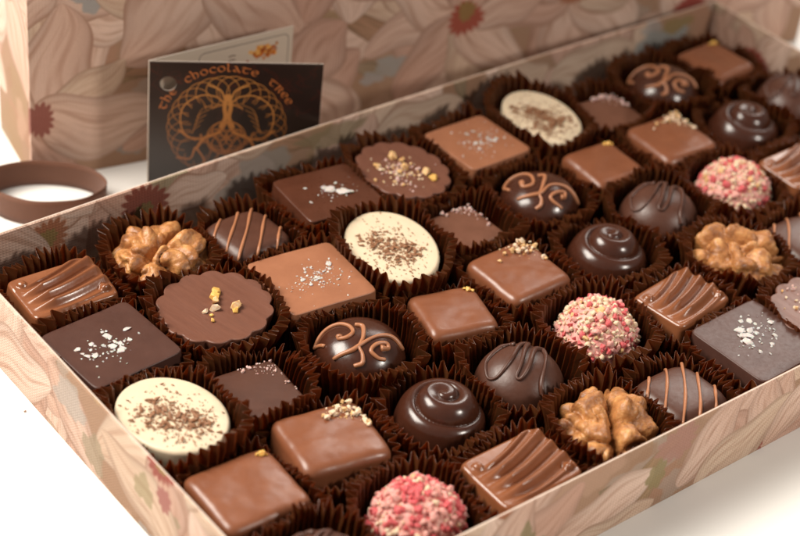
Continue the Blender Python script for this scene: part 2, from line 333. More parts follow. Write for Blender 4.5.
def simple(name, col, rough=.5, sss=0, bump=None, trans=0, spec=.5, col2=None, cs=3):
    m, nt, b = new_mat(name); b.inputs['Base Color'].default_value = col; b.inputs['Roughness'].default_value = rough; b.inputs['Specular IOR Level'].default_value = spec
    nz = None
    if bump: nz, tc, bp = noise_bump(nt, b, bump[0], bump[1], bump[2] if len(bump) > 2 else .02)
    if col2:
        tc = N(nt, 'ShaderNodeTexCoord'); n1 = N(nt, 'ShaderNodeTexNoise'); n1.inputs['Scale'].default_value = cs; n1.inputs['Detail'].default_value = 5
        nt.links.new(tc.outputs['Object'], n1.inputs['Vector']); cr = N(nt, 'ShaderNodeMix', data_type='RGBA'); cr.inputs[6].default_value = col; cr.inputs[7].default_value = col2
        mr = N(nt, 'ShaderNodeMapRange'); mr.inputs[1].default_value = .36; mr.inputs[2].default_value = .64
        nt.links.new(n1.outputs['Fac'], mr.inputs[0]); nt.links.new(mr.outputs[0], cr.inputs[0]); nt.links.new(cr.outputs[2], b.inputs['Base Color'])
    if sss: b.inputs['Subsurface Weight'].default_value = sss; b.inputs['Subsurface Scale'].default_value = .08
    b.inputs['Transmission Weight'].default_value = trans
    return m
SALT = simple('salt', (.78, .70, .66, 1), .3, .35, (14, .5), trans=.25)
SUGARP = simple('pink_sugar', (.62, .42, .38, 1), .3, .3, (14, .3))
NUTC = simple('nut_cream', (.76, .52, .28, 1), .5, .2, (9, .5), col2=(.66, .38, .13, 1))
NUTW = simple('nut_pale', (.80, .65, .52, 1), .5, .2, (9, .5), col2=(.72, .5, .28, 1))
GOLD = simple('caramelised_nut', (.72, .42, .10, 1), .38, .2, (9, .5))
RASP = simple('raspberry', (.58, .045, .07, 1), .55, .25, (16, .6), col2=(.66, .17, .16, 1), cs=4)
RASPL = simple('pale_raspberry', (.70, .27, .25, 1), .55, .25, (16, .6), col2=(.74, .44, .36, 1), cs=4)
SHAV = simple('chocolate_shaving', (.20, .08, .034, 1), .5, 0, (16, .5), col2=(.34, .16, .075, 1), cs=5)
def walnut_mat():
    m, nt, b = new_mat('walnut')
    tc = N(nt, 'ShaderNodeTexCoord'); n1 = N(nt, 'ShaderNodeTexNoise'); n1.inputs['Scale'].default_value = 2.2; n1.inputs['Detail'].default_value = 8; n1.inputs['Roughness'].default_value = .62
    nt.links.new(tc.outputs['Object'], n1.inputs['Vector'])
    r = N(nt, 'ShaderNodeValToRGB'); nt.links.new(n1.outputs['Fac'], r.inputs[0]); e = r.color_ramp.elements
    e[0].position = .3; e[0].color = (.16, .055, .018, 1); e[1].position = .72; e[1].color = (.66, .37, .15, 1)
    q = r.color_ramp.elements.new(.47); q.color = (.36, .145, .045, 1); q = r.color_ramp.elements.new(.58); q.color = (.50, .225, .075, 1)
    nt.links.new(r.outputs[0], b.inputs['Base Color'])
    b.inputs['Roughness'].default_value = .43; b.inputs['Subsurface Weight'].default_value = .15; b.inputs['Subsurface Scale'].default_value = .08; b.inputs['Coat Weight'].default_value = .05; b.inputs['Coat Roughness'].default_value = .25
    n2 = N(nt, 'ShaderNodeTexNoise'); n2.inputs['Scale'].default_value = 7; n2.inputs['Detail'].default_value = 9; nt.links.new(tc.outputs['Object'], n2.inputs['Vector'])
    bp = N(nt, 'ShaderNodeBump'); bp.inputs['Strength'].default_value = .8; bp.inputs['Distance'].default_value = .06; nt.links.new(n2.outputs['Fac'], bp.inputs['Height']); nt.links.new(bp.outputs['Normal'], b.inputs['Normal'])
    return m
WALNUT = walnut_mat()
def cup_mat():
    m, nt, b = new_mat('glassine_paper')
    b.inputs['Roughness'].default_value = .33; b.inputs['Specular IOR Level'].default_value = .5
    tc = N(nt, 'ShaderNodeTexCoord'); n1 = N(nt, 'ShaderNodeTexNoise'); n1.inputs['Scale'].default_value = 3; n1.inputs['Detail'].default_value = 6
    nt.links.new(tc.outputs['Object'], n1.inputs['Vector'])
    cr = N(nt, 'ShaderNodeMix', data_type='RGBA'); cr.inputs[6].default_value = (.055, .0195, .0065, 1); cr.inputs[7].default_value = (.115, .043, .014, 1)
    nt.links.new(n1.outputs['Fac'], cr.inputs[0]); nt.links.new(cr.outputs[2], b.inputs['Base Color'])
    tr = N(nt, 'ShaderNodeBsdfTranslucent'); tr.inputs[0].default_value = (.55, .18, .04, 1)
    mx = N(nt, 'ShaderNodeMixShader'); mx.inputs[0].default_value = .4
    out = nt.nodes['Material Output']; nt.links.new(b.outputs[0], mx.inputs[1]); nt.links.new(tr.outputs[0], mx.inputs[2]); nt.links.new(mx.outputs[0], out.inputs[0])
    n2 = N(nt, 'ShaderNodeTexNoise'); n2.inputs['Scale'].default_value = 12; n2.inputs['Detail'].default_value = 4; nt.links.new(tc.outputs['Object'], n2.inputs['Vector'])
    bp = N(nt, 'ShaderNodeBump'); bp.inputs['Strength'].default_value = .35; bp.inputs['Distance'].default_value = .03; nt.links.new(n2.outputs['Fac'], bp.inputs['Height']); nt.links.new(bp.outputs['Normal'], b.inputs['Normal'])
    return m
CUP = cup_mat()
def print_mat(name, img, rough=.6, weave=0.0, spec=.3):
    m, nt, b = new_mat(name); uv = N(nt, 'ShaderNodeUVMap'); t = N(nt, 'ShaderNodeTexImage'); t.image = img
    nt.links.new(uv.outputs[0], t.inputs[0]); nt.links.new(t.outputs[0], b.inputs['Base Color']); b.inputs['Roughness'].default_value = rough; b.inputs['Specular IOR Level'].default_value = spec
    if weave:
        mp = N(nt, 'ShaderNodeMapping'); mp.inputs['Scale'].default_value = (FW, FH, 1); nt.links.new(uv.outputs[0], mp.inputs[0])
        hs = []
        for d, sc in (('X', 2.9), ('Y', 3.2)):
            wv = N(nt, 'ShaderNodeTexWave', wave_type='BANDS', bands_direction=d); wv.inputs['Scale'].default_value = sc; wv.inputs['Distortion'].default_value = .6; wv.inputs['Detail Scale'].default_value = 3
            nt.links.new(mp.outputs[0], wv.inputs[0]); hs.append(wv)
        ad = N(nt, 'ShaderNodeMath', operation='MULTIPLY'); nt.links.new(hs[0].outputs['Fac'], ad.inputs[0]); nt.links.new(hs[1].outputs['Fac'], ad.inputs[1])
        bp = N(nt, 'ShaderNodeBump'); bp.inputs['Strength'].default_value = weave; bp.inputs['Distance'].default_value = .03
        nt.links.new(ad.outputs[0], bp.inputs['Height']); nt.links.new(bp.outputs['Normal'], b.inputs['Normal'])
    return m
FABRIC = print_mat('floral_fabric', FLORAL, .72, .55, .25)
EDGE = simple('board_edge', (.62, .50, .42, 1), .7, 0, (12, .4))
LINER = simple('grey_board', (.45, .38, .32, 1), .8, 0, (10, .3))
# ------------------------------------------------------------------ setting: the white table
def table():
    v = [(-400, -400, 0), (600, -400, 0), (600, 600, 0), (-400, 600, 0)]
    m = simple('white_table', (.82, .805, .775, 1), .45, 0, (3, .05), spec=.3, col2=(.80, .785, .75, 1), cs=.15)
    o = obj('table_surface', mesh('table_surface', v, [(0, 1, 2, 3)], False, [m])); tag(o, kind='structure')
table()
# ------------------------------------------------------------------ tray
TRAY_H = 2.81
def panel(name, A, B, thick, z0, z1, uv0, parent, flip=1, bow=None, nseg=24, mirror=False):
    """upright board from A to B (plan), the thickness to the left of A->B; UVs in cm at uv0 on the print"""
    A = np.array(A, float); B = np.array(B, float); d = B - A; L = np.hypot(*d); d /= L; n = np.array([-d[1], d[0]])
    bm = bmesh.new(); uvl = bm.loops.layers.uv.new('UVMap'); nz = 4
    prof = [(thick, z0), (thick, z0 + (z1 - z0) * .5), (thick, z1 - .04), (thick - .04, z1), (.04, z1), (0, z1 - .04), (0, z0 + (z1 - z0) * .5), (0, z0)]
    rows = []
    for i in range(nseg + 1):
        t = i / nseg; r = []
        for (o, z) in prof:
            b_ = (bow(t) if bow else 0) * (z / z1)
            p = A + d * (L * t) + n * (o + b_); r.append(bm.verts.new((p[0], p[1], z)))
        rows.append(r)
    k = len(prof)
    def face(vs, uvs, mi):
        f = bm.faces.new(vs); f.material_index = mi
        for lp, q in zip(f.loops, uvs): lp[uvl].uv = ((uv0[0] + q[0]) / FW, (uv0[1] + q[1]) / FH)
    for i in range(nseg):
        s0, s1 = L * i / nseg, L * (i + 1) / nseg
        if mirror: s0, s1 = L - s0, L - s1
        for j in range(k):
            j2 = (j + 1) % k
            if j == k - 1:   # underside
                face((rows[i][j], rows[i + 1][j], rows[i + 1][j2], rows[i][j2]), [(0, 0)] * 4, 1); continue
            za, zb = prof[j][1] - z0, prof[j2][1] - z0
            face((rows[i][j], rows[i + 1][j], rows[i + 1][j2], rows[i][j2]), [(s0, za), (s1, za), (s1, zb), (s0, zb)], 1 if j == 3 else 0)
    for i, sgn in ((0, 1), (nseg, -1)):
        vs = rows[i] if sgn > 0 else rows[i][::-1]
        pr = prof if sgn > 0 else prof[::-1]
        face(vs, [(q[0], q[1] - z0) for q in pr], 0)
    bmesh.ops.recalc_face_normals(bm, faces=bm.faces)
    me = bpy.data.meshes.new(name); bm.to_mesh(me); bm.free(); me.materials.append(FABRIC); me.materials.append(EDGE)
    return obj(name, me, parent)
TX0, TX1, TY0, TY1 = -1.86, 31.0, -14.66, 2.84   # inner faces
tray = empty('chocolate_box_tray', (14.5, -6, 0)); tag(tray, 'long open floral fabric box tray filled with rows of chocolates', 'box')
def addp(o):
    o.location = Vector(o.location) - tray.location; return o
far_in = lambda t: .1 * math.sin(math.pi * t) + .12 * math.sin(math.pi * min(1, max(0, t * 1.08))) - .32 * max(0, (.08 - t) / .08) * 0
addp(panel('far_wall', (TX0 - .12, TY1), (TX1 + .12, TY1), .12, 0.003, TRAY_H, (0, 18.6), tray, bow=far_in))
addp(panel('front_wall', (TX0 - .12, TY0 - .12), (TX1 + .12, TY0 - .12), .12, 0.003, TRAY_H, (0, 22.2), tray, bow=lambda t: .1 - .12 * math.sin(math.pi * t)))
addp(panel('left_wall', (TX0, TY1 - .003), (TX0, TY0 + .003), .12, 0.003, TRAY_H, (0, 26), tray, bow=None)).location.x -= .12
addp(panel('right_wall', (TX1, TY0 + .003), (TX1, TY1 - .003), .12, 0.003, TRAY_H, (12, 1.2), tray)).location.x += .12
fl = mesh('tray_floor', [(TX0, TY0, .12), (TX1, TY0, .12), (TX1, TY1, .12), (TX0, TY1, .12), (TX0, TY0, .01), (TX1, TY0, .01), (TX1, TY1, .01), (TX0, TY1, .01)],
          [(0, 1, 2, 3), (7, 6, 5, 4), (0, 4, 5, 1), (1, 5, 6, 2), (2, 6, 7, 3), (3, 7, 4, 0)], False, [simple('tray_floor_paper', (.10, .05, .03, 1), .7)])
addp(obj('tray_floor', fl, tray))
# ------------------------------------------------------------------ lid standing on its long side behind the tray
LW, LT, LH = 33.0, 3.7, 17.8
la = math.atan(-.2); lid = empty('box_lid', (3.68, 8.63, 0), la)
tag(lid, 'tall floral fabric box lid standing on its long edge behind the tray', 'lid')
panel('face_panel', (0, 0), (LW, 0), .22, .004, LH, (0, 0), lid, nseg=2)
panel('end_panel', (0, LT), (0, .223), .22, .004, LH, (33.3, 0), lid, nseg=1)
panel('end_panel', (LW, .223), (LW, LT), .22, .004, LH, (29, 4), lid, nseg=1)
def hpanel(name, z0, z1, uv0):
    x0, x1, y0, y1 = .223, LW - .223, .223, LT
    v = [(x0, y0, z0), (x1, y0, z0), (x1, y1, z0), (x0, y1, z0), (x0, y0, z1), (x1, y0, z1), (x1, y1, z1), (x0, y1, z1)]
    f = [(3, 2, 1, 0), (4, 5, 6, 7), (0, 1, 5, 4), (1, 2, 6, 5), (2, 3, 7, 6), (3, 0, 4, 7)]
    me = mesh(name, v, f, False, [FABRIC]); u = me.uv_layers.new(name='UVMap')
    for lp in me.loops: p = v[lp.vertex_index]; u.data[lp.index].uv = ((uv0[0] + p[0]) / FW, (uv0[1] + p[1]) / FH)
    return obj(name, me, lid)
hpanel('long_side_panel', .004, .224, (0, 22)); hpanel('long_side_panel', LH - .22, LH, (0, 26))
# ------------------------------------------------------------------ folded card between tray and lid
CWD, CHT = 5.76, 5.1
card = empty('folded_card', (6.82, 6.22, 0)); tag(card, 'small folded dark brown card printed with a golden knotwork tree', 'card')
def sheet(name, wd, ht, ang, mat_front, hole=None, th=.035):
    """thin board standing on z=0, from the fold outwards, facing -normal side"""
    bm = bmesh.new(); uvl = bm.loops.layers.uv.new('UVMap')
    if hole:
        hx, hy, hr = hole; angs = sorted([2 * math.pi * i / 40 for i in range(40)] + [math.atan2(y - hy, x - hx) % (2 * math.pi) for x in (0, wd) for y in (0, ht)])
        O, I = [], []
        for a in angs:
            c, s_ = math.cos(a), math.sin(a)
            t = min([(wd - hx) / c if c > 1e-6 else 1e9, -hx / c if c < -1e-6 else 1e9, (ht - hy) / s_ if s_ > 1e-6 else 1e9, -hy / s_ if s_ < -1e-6 else 1e9])
            O.append((hx + c * t, hy + s_ * t)); I.append((hx + c * hr, hy + s_ * hr))
        n = len(angs)
        lay = [[[bm.verts.new((p[0], off, p[1] + .004)) for p in ring] for ring in (O, I)] for off in (0, th)]
        def fc(vs, mi):
            try: f = bm.faces.new(vs)
            except ValueError: return
            f.material_index = mi
            for lp in f.loops: lp[uvl].uv = (lp.vert.co.x / wd, (lp.vert.co.z - .004) / ht)
        for i in range(n):
            j = (i + 1) % n
            fc((lay[0][0][i], lay[0][0][j], lay[0][1][j], lay[0][1][i]), 0); fc((lay[1][0][j], lay[1][0][i], lay[1][1][i], lay[1][1][j]), 1)
            fc((lay[0][0][j], lay[0][0][i], lay[1][0][i], lay[1][0][j]), 1); fc((lay[0][1][i], lay[0][1][j], lay[1][1][j], lay[1][1][i]), 1)
    else:
        v = [bm.verts.new(p) for p in [(0, 0, .004), (wd, 0, .004), (wd, 0, ht), (0, 0, ht), (0, th, .004), (wd, th, .004), (wd, th, ht), (0, th, ht)]]
        for k, (f_, mi) in enumerate([((0, 1, 2, 3), 0), ((5, 4, 7, 6), 1), ((4, 5, 1, 0), 1), ((3, 2, 6, 7), 1), ((1, 5, 6, 2), 1), ((4, 0, 3, 7), 1)]):
            f = bm.faces.new([v[i] for i in f_]); f.material_index = mi
            for lp in f.loops: lp[uvl].uv = (lp.vert.co.x / wd, lp.vert.co.z / ht)
    me = bpy.data.meshes.new(name); bm.to_mesh(me); bm.free(); me.materials.append(mat_front); me.materials.append(CARDSTOCK)
    return obj(name, me, card, (0, 0, 0), ang)
CARDSTOCK = simple('card_stock', (.55, .48, .42, 1), .6)
CF = print_mat('card_front', card_front(CWD, CHT), .33, 0, .5); CI = print_mat('card_inside', card_inside(CWD, CHT), .5)
sheet('front_leaf', CWD, CHT, math.atan2(3.0 - 5.93, 11.48 - 6.56), CF, (.62, 4.25, .27))
o = sheet('back_leaf', 5.6, CHT, math.atan2(5.58 - 5.93, 12.14 - 6.56), CI); o.location.y += .04
# ------------------------------------------------------------------ ribbon loop
def ribbon():
    V, F = [], []; n = 96; nz = 5; H = 1.0
    for side in (0, 1):
        for j in range(nz):
            z = .006 + H * j / (nz - 1)
            for i in range(n):
                a = 2 * math.pi * i / n
                r = 1.93 + .022 * math.sin(7 * a + 1) * (j / (nz - 1)) + .05 * math.sin(2 * a + .6) + .03 * math.sin(3 * a) - .025 * side + .03 * math.sin(2 * a + 2) * (j / (nz - 1))
                ex, ey = r * math.cos(a) * 1.0, r * math.sin(a) * .66; V.append((ex * .785 + ey * .62, -ex * .62 + ey * .785, z))
    g = lambda s, j, i: s * n * nz + j * n + i % n
    for i in range(n):
        for j in range(nz - 1):
            F.append((g(0, j, i), g(0, j, i + 1), g(0, j + 1, i + 1), g(0, j + 1, i))); F.append((g(1, j, i + 1), g(1, j, i), g(1, j + 1, i), g(1, j + 1, i + 1)))
        F.append((g(0, nz - 1, i), g(0, nz - 1, i + 1), g(1, nz - 1, i + 1), g(1, nz - 1, i))); F.append((g(0, 0, i + 1), g(0, 0, i), g(1, 0, i), g(1, 0, i + 1)))
    m, nt, b = new_mat('brown_ribbon'); b.inputs['Roughness'].default_value = .6
    tc = N(nt, 'ShaderNodeTexCoord'); wv = N(nt, 'ShaderNodeTexNoise'); wv.inputs['Scale'].default_value = 9; wv.inputs['Detail'].default_value = 8; wv.inputs['Roughness'].default_value = .75
    rm = N(nt, 'ShaderNodeMapping'); rm.inputs['Scale'].default_value = (1, 1, 5); nt.links.new(tc.outputs['Object'], rm.inputs[0]); nt.links.new(rm.outputs[0], wv.inputs[0]); cr = N(nt, 'ShaderNodeMix', data_type='RGBA'); cr.inputs[6].default_value = (.085, .024, .008, 1); cr.inputs[7].default_value = (.18, .058, .02, 1)
    nt.links.new(wv.outputs['Fac'], cr.inputs[0]); nt.links.new(cr.outputs[2], b.inputs['Base Color'])
    bp = N(nt, 'ShaderNodeBump'); bp.inputs['Strength'].default_value = .8; bp.inputs['Distance'].default_value = .03; nt.links.new(wv.outputs['Fac'], bp.inputs['Height']); nt.links.new(bp.outputs[0], b.inputs['Normal'])
    b.inputs['Sheen Weight'].default_value = .15
    o = obj('ribbon', mesh('ribbon', V, F, True, [m]), None, (3.4, 7.12, 0)); tag(o, 'brown ribbon loop standing on edge on the white table', 'ribbon')
ribbon()
# ------------------------------------------------------------------ chocolates
PITCH, VP = 3.2, 3.245
ZB = .22          # chocolates stand on their cups' bottoms
def superel(n, k=1.0):
    def f(a, b, th):
        c, s = math.cos(th), math.sin(th)
        R = (abs(c) ** n + abs(s) ** n) ** (-1 / n)
        return a * R * c, b * R * s
    return f
class Body:
    """plan outline (a, b, shape) with a top height field; side flares by draft towards the base"""
    def __init__(s, a, b, top, shape, edge=.2, draft=.1, field=None, na=112, nr=14, zb=ZB):
        s.a, s.b, s.top, s.shape, s.edge, s.draft, s.field, s.na, s.nr, s.zb = a, b, top, shape, edge, draft, field, na, nr, zb
    def H(s, x, y):
        return s.top + (s.field(x, y) if s.field else 0)
    def build(s, name, mat, parent):
        V = []; F = []; na = s.na; m = min(s.a, s.b)
        ths = [2 * math.pi * (i + .5) / na for i in range(na)]
        V.append((0, 0, s.H(0, 0))); rings = 0
        def ring(d, z=None, dz=0):
            nonlocal rings
            for th in ths:
                x, y = s.shape(s.a - d, s.b - d, th)
                V.append((x, y, (s.H(x, y) + dz) if z is None else z))
            rings += 1
        for i in range(1, s.nr + 1):
            t = i / s.nr; d = (1 - t)
            for th in ths:
                x, y = s.shape((s.a - s.edge) * t, (s.b - s.edge) * t, th); V.append((x, y, s.H(x, y)))
            rings += 1
        for k in range(1, 6):
            ph = math.pi / 2 * k / 5
            ring(s.edge * (1 - math.sin(ph)), None, -s.edge * (1 - math.cos(ph)))
        z1 = s.top - s.edge
        for k in range(1, 6):
            t = k / 5
            for th in ths:
                x, y = s.shape(s.a + s.draft * t, s.b + s.draft * t, th); x0, y0 = s.shape(s.a, s.b, th)
                V.append((x, y, (s.H(x0, y0) - s.edge) * (1 - t) + s.zb * t))
            rings += 1
        for i in range(na):
            j = (i + 1) % na; F.append((0, 1 + i, 1 + j))
            for r in range(rings - 1):
                F.append((1 + r * na + i, 1 + (r + 1) * na + i, 1 + (r + 1) * na + j, 1 + r * na + j))
        F.append(tuple(1 + (rings - 1) * na + i for i in range(na - 1, -1, -1)))
        return obj(name, mesh(name, V, F, True, [mat]), parent)
    def polar(s, z):
        k = round(z * 16)
        if not hasattr(s, 'memo'): s.memo = {}
        if k not in s.memo: s.memo[k] = s.polar_(k / 16)
        return s.memo[k]
    def polar_(s, z):
        t = min(1, max(0, (s.top - z) / max(.01, s.top - s.zb))); n = 256
        P = [s.shape(s.a + s.draft * t, s.b + s.draft * t, 2 * math.pi * i / n) for i in range(n)]
        an = np.array([math.atan2(p[1], p[0]) % (2 * math.pi) for p in P]); r = np.array([math.hypot(*p) for p in P]); o = np.argsort(an)
        return an[o], r[o]
def wob(seed, amp=.03, sc=.8):
    return lambda x, y: amp * noise.noise(Vector((x * sc + seed * 7.3, y * sc - seed * 3.1, seed)))
def dome_field(R, h, p, extra=None):
    return lambda x, y: h * (max(0, 1 - (min(math.hypot(x, y) / R, 1)) ** p)) ** (1 / p) + (extra(x, y) if extra else 0)
def chunk_mesh(name, seed, mat, stretch=(1, 1, 1), npt=13):
    r = random.Random(seed); bm = bmesh.new()
    for _ in range(npt):
        v = Vector((r.gauss(0, 1), r.gauss(0, 1), r.gauss(0, 1))).normalized() * r.uniform(.8, 1.05); bm.verts.new((v.x * stretch[0], v.y * stretch[1], v.z * stretch[2]))
    res = bmesh.ops.convex_hull(bm, input=bm.verts); bmesh.ops.delete(bm, geom=list({g for g in res['geom_unused'] + res['geom_interior'] if isinstance(g, bmesh.types.BMVert)}), context='VERTS')
    me = bpy.data.meshes.new(name); bm.to_mesh(me); bm.free(); me.materials.append(mat); return me
CH = {}
def chunks(kind, mat, stretch=(1, 1, .8), n=5):
    if kind not in CH: CH[kind] = [chunk_mesh(kind, 11 * i + len(CH) * 101, mat, stretch) for i in range(n)]
    return CH[kind]
def nub_mesh(name, seed, mat, stretch):
    bm = bmesh.new(); bmesh.ops.create_icosphere(bm, subdivisions=2, radius=1)
    r = random.Random(seed); o = Vector((r.uniform(0, 90), r.uniform(0, 90), 0))
    for v in bm.verts:
        k = 1 + .75 * noise.noise(v.co * 1.2 + o) + .32 * noise.noise(v.co * 2.9 + o); v.co = Vector((v.co.x * stretch[0], v.co.y * stretch[1], v.co.z * stretch[2])) * k
    me = bpy.data.meshes.new(name); bm.to_mesh(me); bm.free(); me.materials.append(mat); me.polygons.foreach_set('use_smooth', [True] * len(me.polygons)); return me
def place(name, me, parent, p, size, rnd, tilt=.5):
    o = obj(name, me, parent, p); o.rotation_euler = (rnd.uniform(-tilt, tilt), rnd.uniform(-tilt, tilt), rnd.uniform(0, 6.28)); o.scale = (size * rnd.uniform(.85, 1.15),) * 3
    return o
def joined(name, metas, items, parent):
    """many crumbs as one mesh; items: (mesh index, pos, size, rotation matrix)"""
    V = []; F = []; mi = []; base = 0; mats = []
    for me in metas:
        if me.materials[0] not in mats: mats.append(me.materials[0])
    cache = [([v.co.copy() for v in me.vertices], [tuple(p.vertices) for p in me.polygons], mats.index(me.materials[0])) for me in metas]
    for k, p, s, R in items:
        vs, fs, m_ = cache[k]
        for v in vs: V.append(R @ (v * s) + Vector(p))
        for f in fs: F.append(tuple(base + i for i in f)); mi.append(m_)
        base += len(vs)
    me = mesh(name, V, F, False, mats); me.polygons.foreach_set('material_index', mi)
    return tag(obj(name, me, parent), kind='stuff')
def rotm(rnd, tilt=.6): 
    from mathutils import Euler
    return Euler((rnd.uniform(-tilt, tilt), rnd.uniform(-tilt, tilt), rnd.uniform(0, 6.28))).to_matrix()
SQ, SQE, CU = superel(16), superel(8.5), superel(4.2)
ELL = superel(2.0)
def rosette_shape(a, b, th):
    k = 1 + .045 * (abs(math.cos(th * 7)) ** .8 * 2 - 1); return a * k * math.cos(th), b * k * math.sin(th)
def mk_ripple(t, sd, sz):
    a, b = sz
    def fld(x, y):
        g = (y - .2 * x - .1 * x * x + .03 * x ** 3 + .1) / (.86 + .16 * x / a)
        m = max(0, min(1, (1.02 - abs(g)) / .16)); ex = max(0, min(1, (x + a - .12) / .7)) * max(0, min(1, (a - x) / .25 + .2))
        c = .5 + .5 * math.cos(2 * math.pi * g / .52 + .3)
        pip = 0
        for px, py in ((-a * .74, b * .62), (a * .76, -b * .64)):
            d = math.hypot(x - px, y - py) / .16
            if d < 1: pip = .13 * math.sqrt(1 - d * d)
        e_ = min(1, max(0, (b - abs(y)) / .12)); return (.24 * c * m * ex) * (.35 + .65 * e_) + pip * e_ + .03 * x / a * m
    B = Body(a, b, 2.2, superel(11), .11, .24, fld, na=224, nr=52)
    B.build('chocolate_body', MILKG, t); return B
def mk_walnut(t, sd, sz):
    rnd = random.Random(100 + sd); R = sz[0]
    # half kernel: folds that meander outwards from the furrow, deep creases between them, a lobed outline
    bm = bmesh.new(); bmesh.ops.create_icosphere(bm, subdivisions=6, radius=1); o1 = Vector((sd * 3.7, 1.3, 2.1))
    for v in bm.verts:
        d = v.co.copy(); s = 1 if d.y > 0 else -1
        if d.z < -.45: d.z = -.45; v.co = Vector((d.x * R * .8, d.y * R * .74, 1.05)); continue
        p = Vector((d.x, d.y + s * .6, d.z))
        w1 = noise.noise(p * 1.5 + o1); w2 = noise.noise(p * 2.6 + o1 * 2); w3 = noise.noise(p * 1.1 - o1)
        ph = 5.2 * d.x + 2.4 * w1 + 1.5 * w2 + s * .9 + sd
        fold = abs(math.sin(ph)) ** .5
        cross = abs(math.sin(3.4 * abs(d.y) + 3.0 * w3 + 1.6 * w2 + 1.3 * d.z)) ** .42
        knob = noise.noise(p * 2.1 + o1 * 3)
        fur = math.exp(-(d.y / .11) ** 2) * (.34 if d.z > 0 else .2)
        r = .66 + .27 * fold * (.62 + .38 * cross) + .20 * knob + .10 * cross - fur
        r += .045 * noise.fractal(d * 4.5 + o1, 1, 2, 4) - .05 * max(0, .25 - abs(noise.noise(d * 4.2 - o1))) * 4 * .5
        bow = 1 + .1 * math.cos(2 * math.atan2(d.y, d.x))
        v.co = Vector((d.x * r * R * 1.04 * bow, d.y * r * R * 1.0, 1.42 + d.z * r * R * .86))
    me = bpy.data.meshes.new('kernel'); bm.to_mesh(me); bm.free(); me.materials.append(WALNUT); me.polygons.foreach_set('use_smooth', [True] * len(me.polygons))
    obj('kernel', me, t)
    B = Body(R * .82, R * .82, 1.2, ELL, .15, -.05, None, na=64, nr=3); B.build('chocolate_base', MILK, t)
    B2 = Body(R * .84, R * .82, 2.0, ELL); return B2
def surf_tube(t, name, B, P, r, mat, sink=.4, sub=8, flat=None, rad=None):
    Q = catmull(P, sub); pts = [(q[0], q[1], B.H(q[0], q[1]) + r * (1 - sink)) for q in Q]
    V, F = tube(pts, rad or r, 8); return obj(name, mesh(name, V, F, True, [mat]), t)
def mk_stripes(t, sd, sz):
    a, b = sz; rnd = random.Random(sd)
    f = lambda x, y: .26 * (max(0, 1 - (abs(x) / (a * 1.12)) ** 3)) * (max(0, 1 - (abs(y) / (b * 1.12)) ** 3)) + .01 * noise.noise(Vector((x, y, sd)))
    B = Body(a, b, 2.02, CU, .3, .06, f); B.build('chocolate_body', DARK, t)
    s2 = math.sqrt(.5)
    for k in range(5):
        o = (k - 2) * .5 + rnd.uniform(-.04, .04); w_ = (1.28 * a - abs(o) * .92)
        P = []
        for q in np.linspace(-1, 1, 9):
            u = q * w_; v = o + .03 * math.sin(u * 2 + k); x, y = s2 * (u - v * -1) , s2 * (u - v)
            x = max(-a * .97, min(a * .97, x)); y = max(-b * .97, min(b * .97, y)); P.append((x, y))
        Q = catmull(P, 5); pts = []
        for q in Q:
            e = max(abs(q[0]) / a, abs(q[1]) / b); pts.append((q[0], q[1], B.H(q[0], q[1]) + .02 - .28 * max(0, (e - .8) / .2) ** 2.2))
        V, F = tube(pts, lambda u: .046 + .008 * math.sin(u * 11 + k * 2 + sd), 8); obj('piped_stripe', mesh('piped_stripe', V, F, True, [PIPE]), t)
    return B
def flakes(t, name, kind, mat, B, spots, rnd, stretch=(1, .7, .3)):
    ms = chunks(kind, mat, stretch)
    for (x, y, s_) in spots: place(name, ms[rnd.randrange(5)], t, (x, y, B.H(x, y) + s_ * stretch[2] * .5), s_, rnd, .25)
def dust(t, name, kinds, B, n, cx, cy, sx, sy, s0, s1, rnd, lim=.93, rot=0, lift=.3):
    items = []; a, b = B.a * lim, B.b * lim
    while len(items) < n:
        u, v = rnd.gauss(0, sx), rnd.gauss(0, sy); x = cx + u * math.cos(rot) - v * math.sin(rot); y = cy + u * math.sin(rot) + v * math.cos(rot)
        k = (abs(x / a) ** 2 + abs(y / b) ** 2) if B.shape is ELL else max(abs(x / a), abs(y / b))
        if k > 1:
            n -= .25 if n > 4 else 0; continue
        s_ = rnd.uniform(s0, s1) * rnd.choice((.6, 1, 1, 1.3)); items.append((rnd.randrange(len(kinds)), (x, y, B.H(x, y) + s_ * lift), s_, rotm(rnd)))
    return joined(name, kinds, items, t)
def tile(t, sd, sz, mat, top=2.27):
    B = Body(sz[0], sz[1], top, SQ, .045, .12, wob(sd, .02), na=112, nr=10); B.build('chocolate_body', mat, t); return B
def mk_darksq(t, sd, sz):
    rnd = random.Random(sd); B = tile(t, sd, sz, DARKR if CUR == (3, 0) else DARKT)
    if CUR == (3, 0):
        flakes(t, 'salt_flake', 'salt', SALT, B, [(.42, -.22, .26), (.62, -.28, .2), (.08, .1, .22), (-.02, .26, .17), (-.62, .5, .1), (-.85, -.3, .09), (.28, -.12, .12)], rnd, (1.3, .7, .22))
        dust(t, 'salt_grains', chunks('salt', SALT), B, 36, .2, 0, .4, .25, .02, .05, rnd, rot=.5); return B
    c = {(0, 1): (-.25, -.05), (3, 0): (.35, -.2), (5, 4): (.0, .35)}.get(CUR, (0, 0))
    flakes(t, 'salt_flake', 'salt', SALT, B, [(c[0] + rnd.gauss(0, .45), c[1] + rnd.gauss(0, .3), rnd.choice((rnd.uniform(.06, .12), rnd.uniform(.1, .21)))) for _ in range(20)], rnd, (1.1, .8, .2))
    dust(t, 'salt_grains', chunks('salt', SALT), B, 60, c[0] + .1, c[1] - .1, .5, .28, .022, .055, rnd, rot=.5); return B
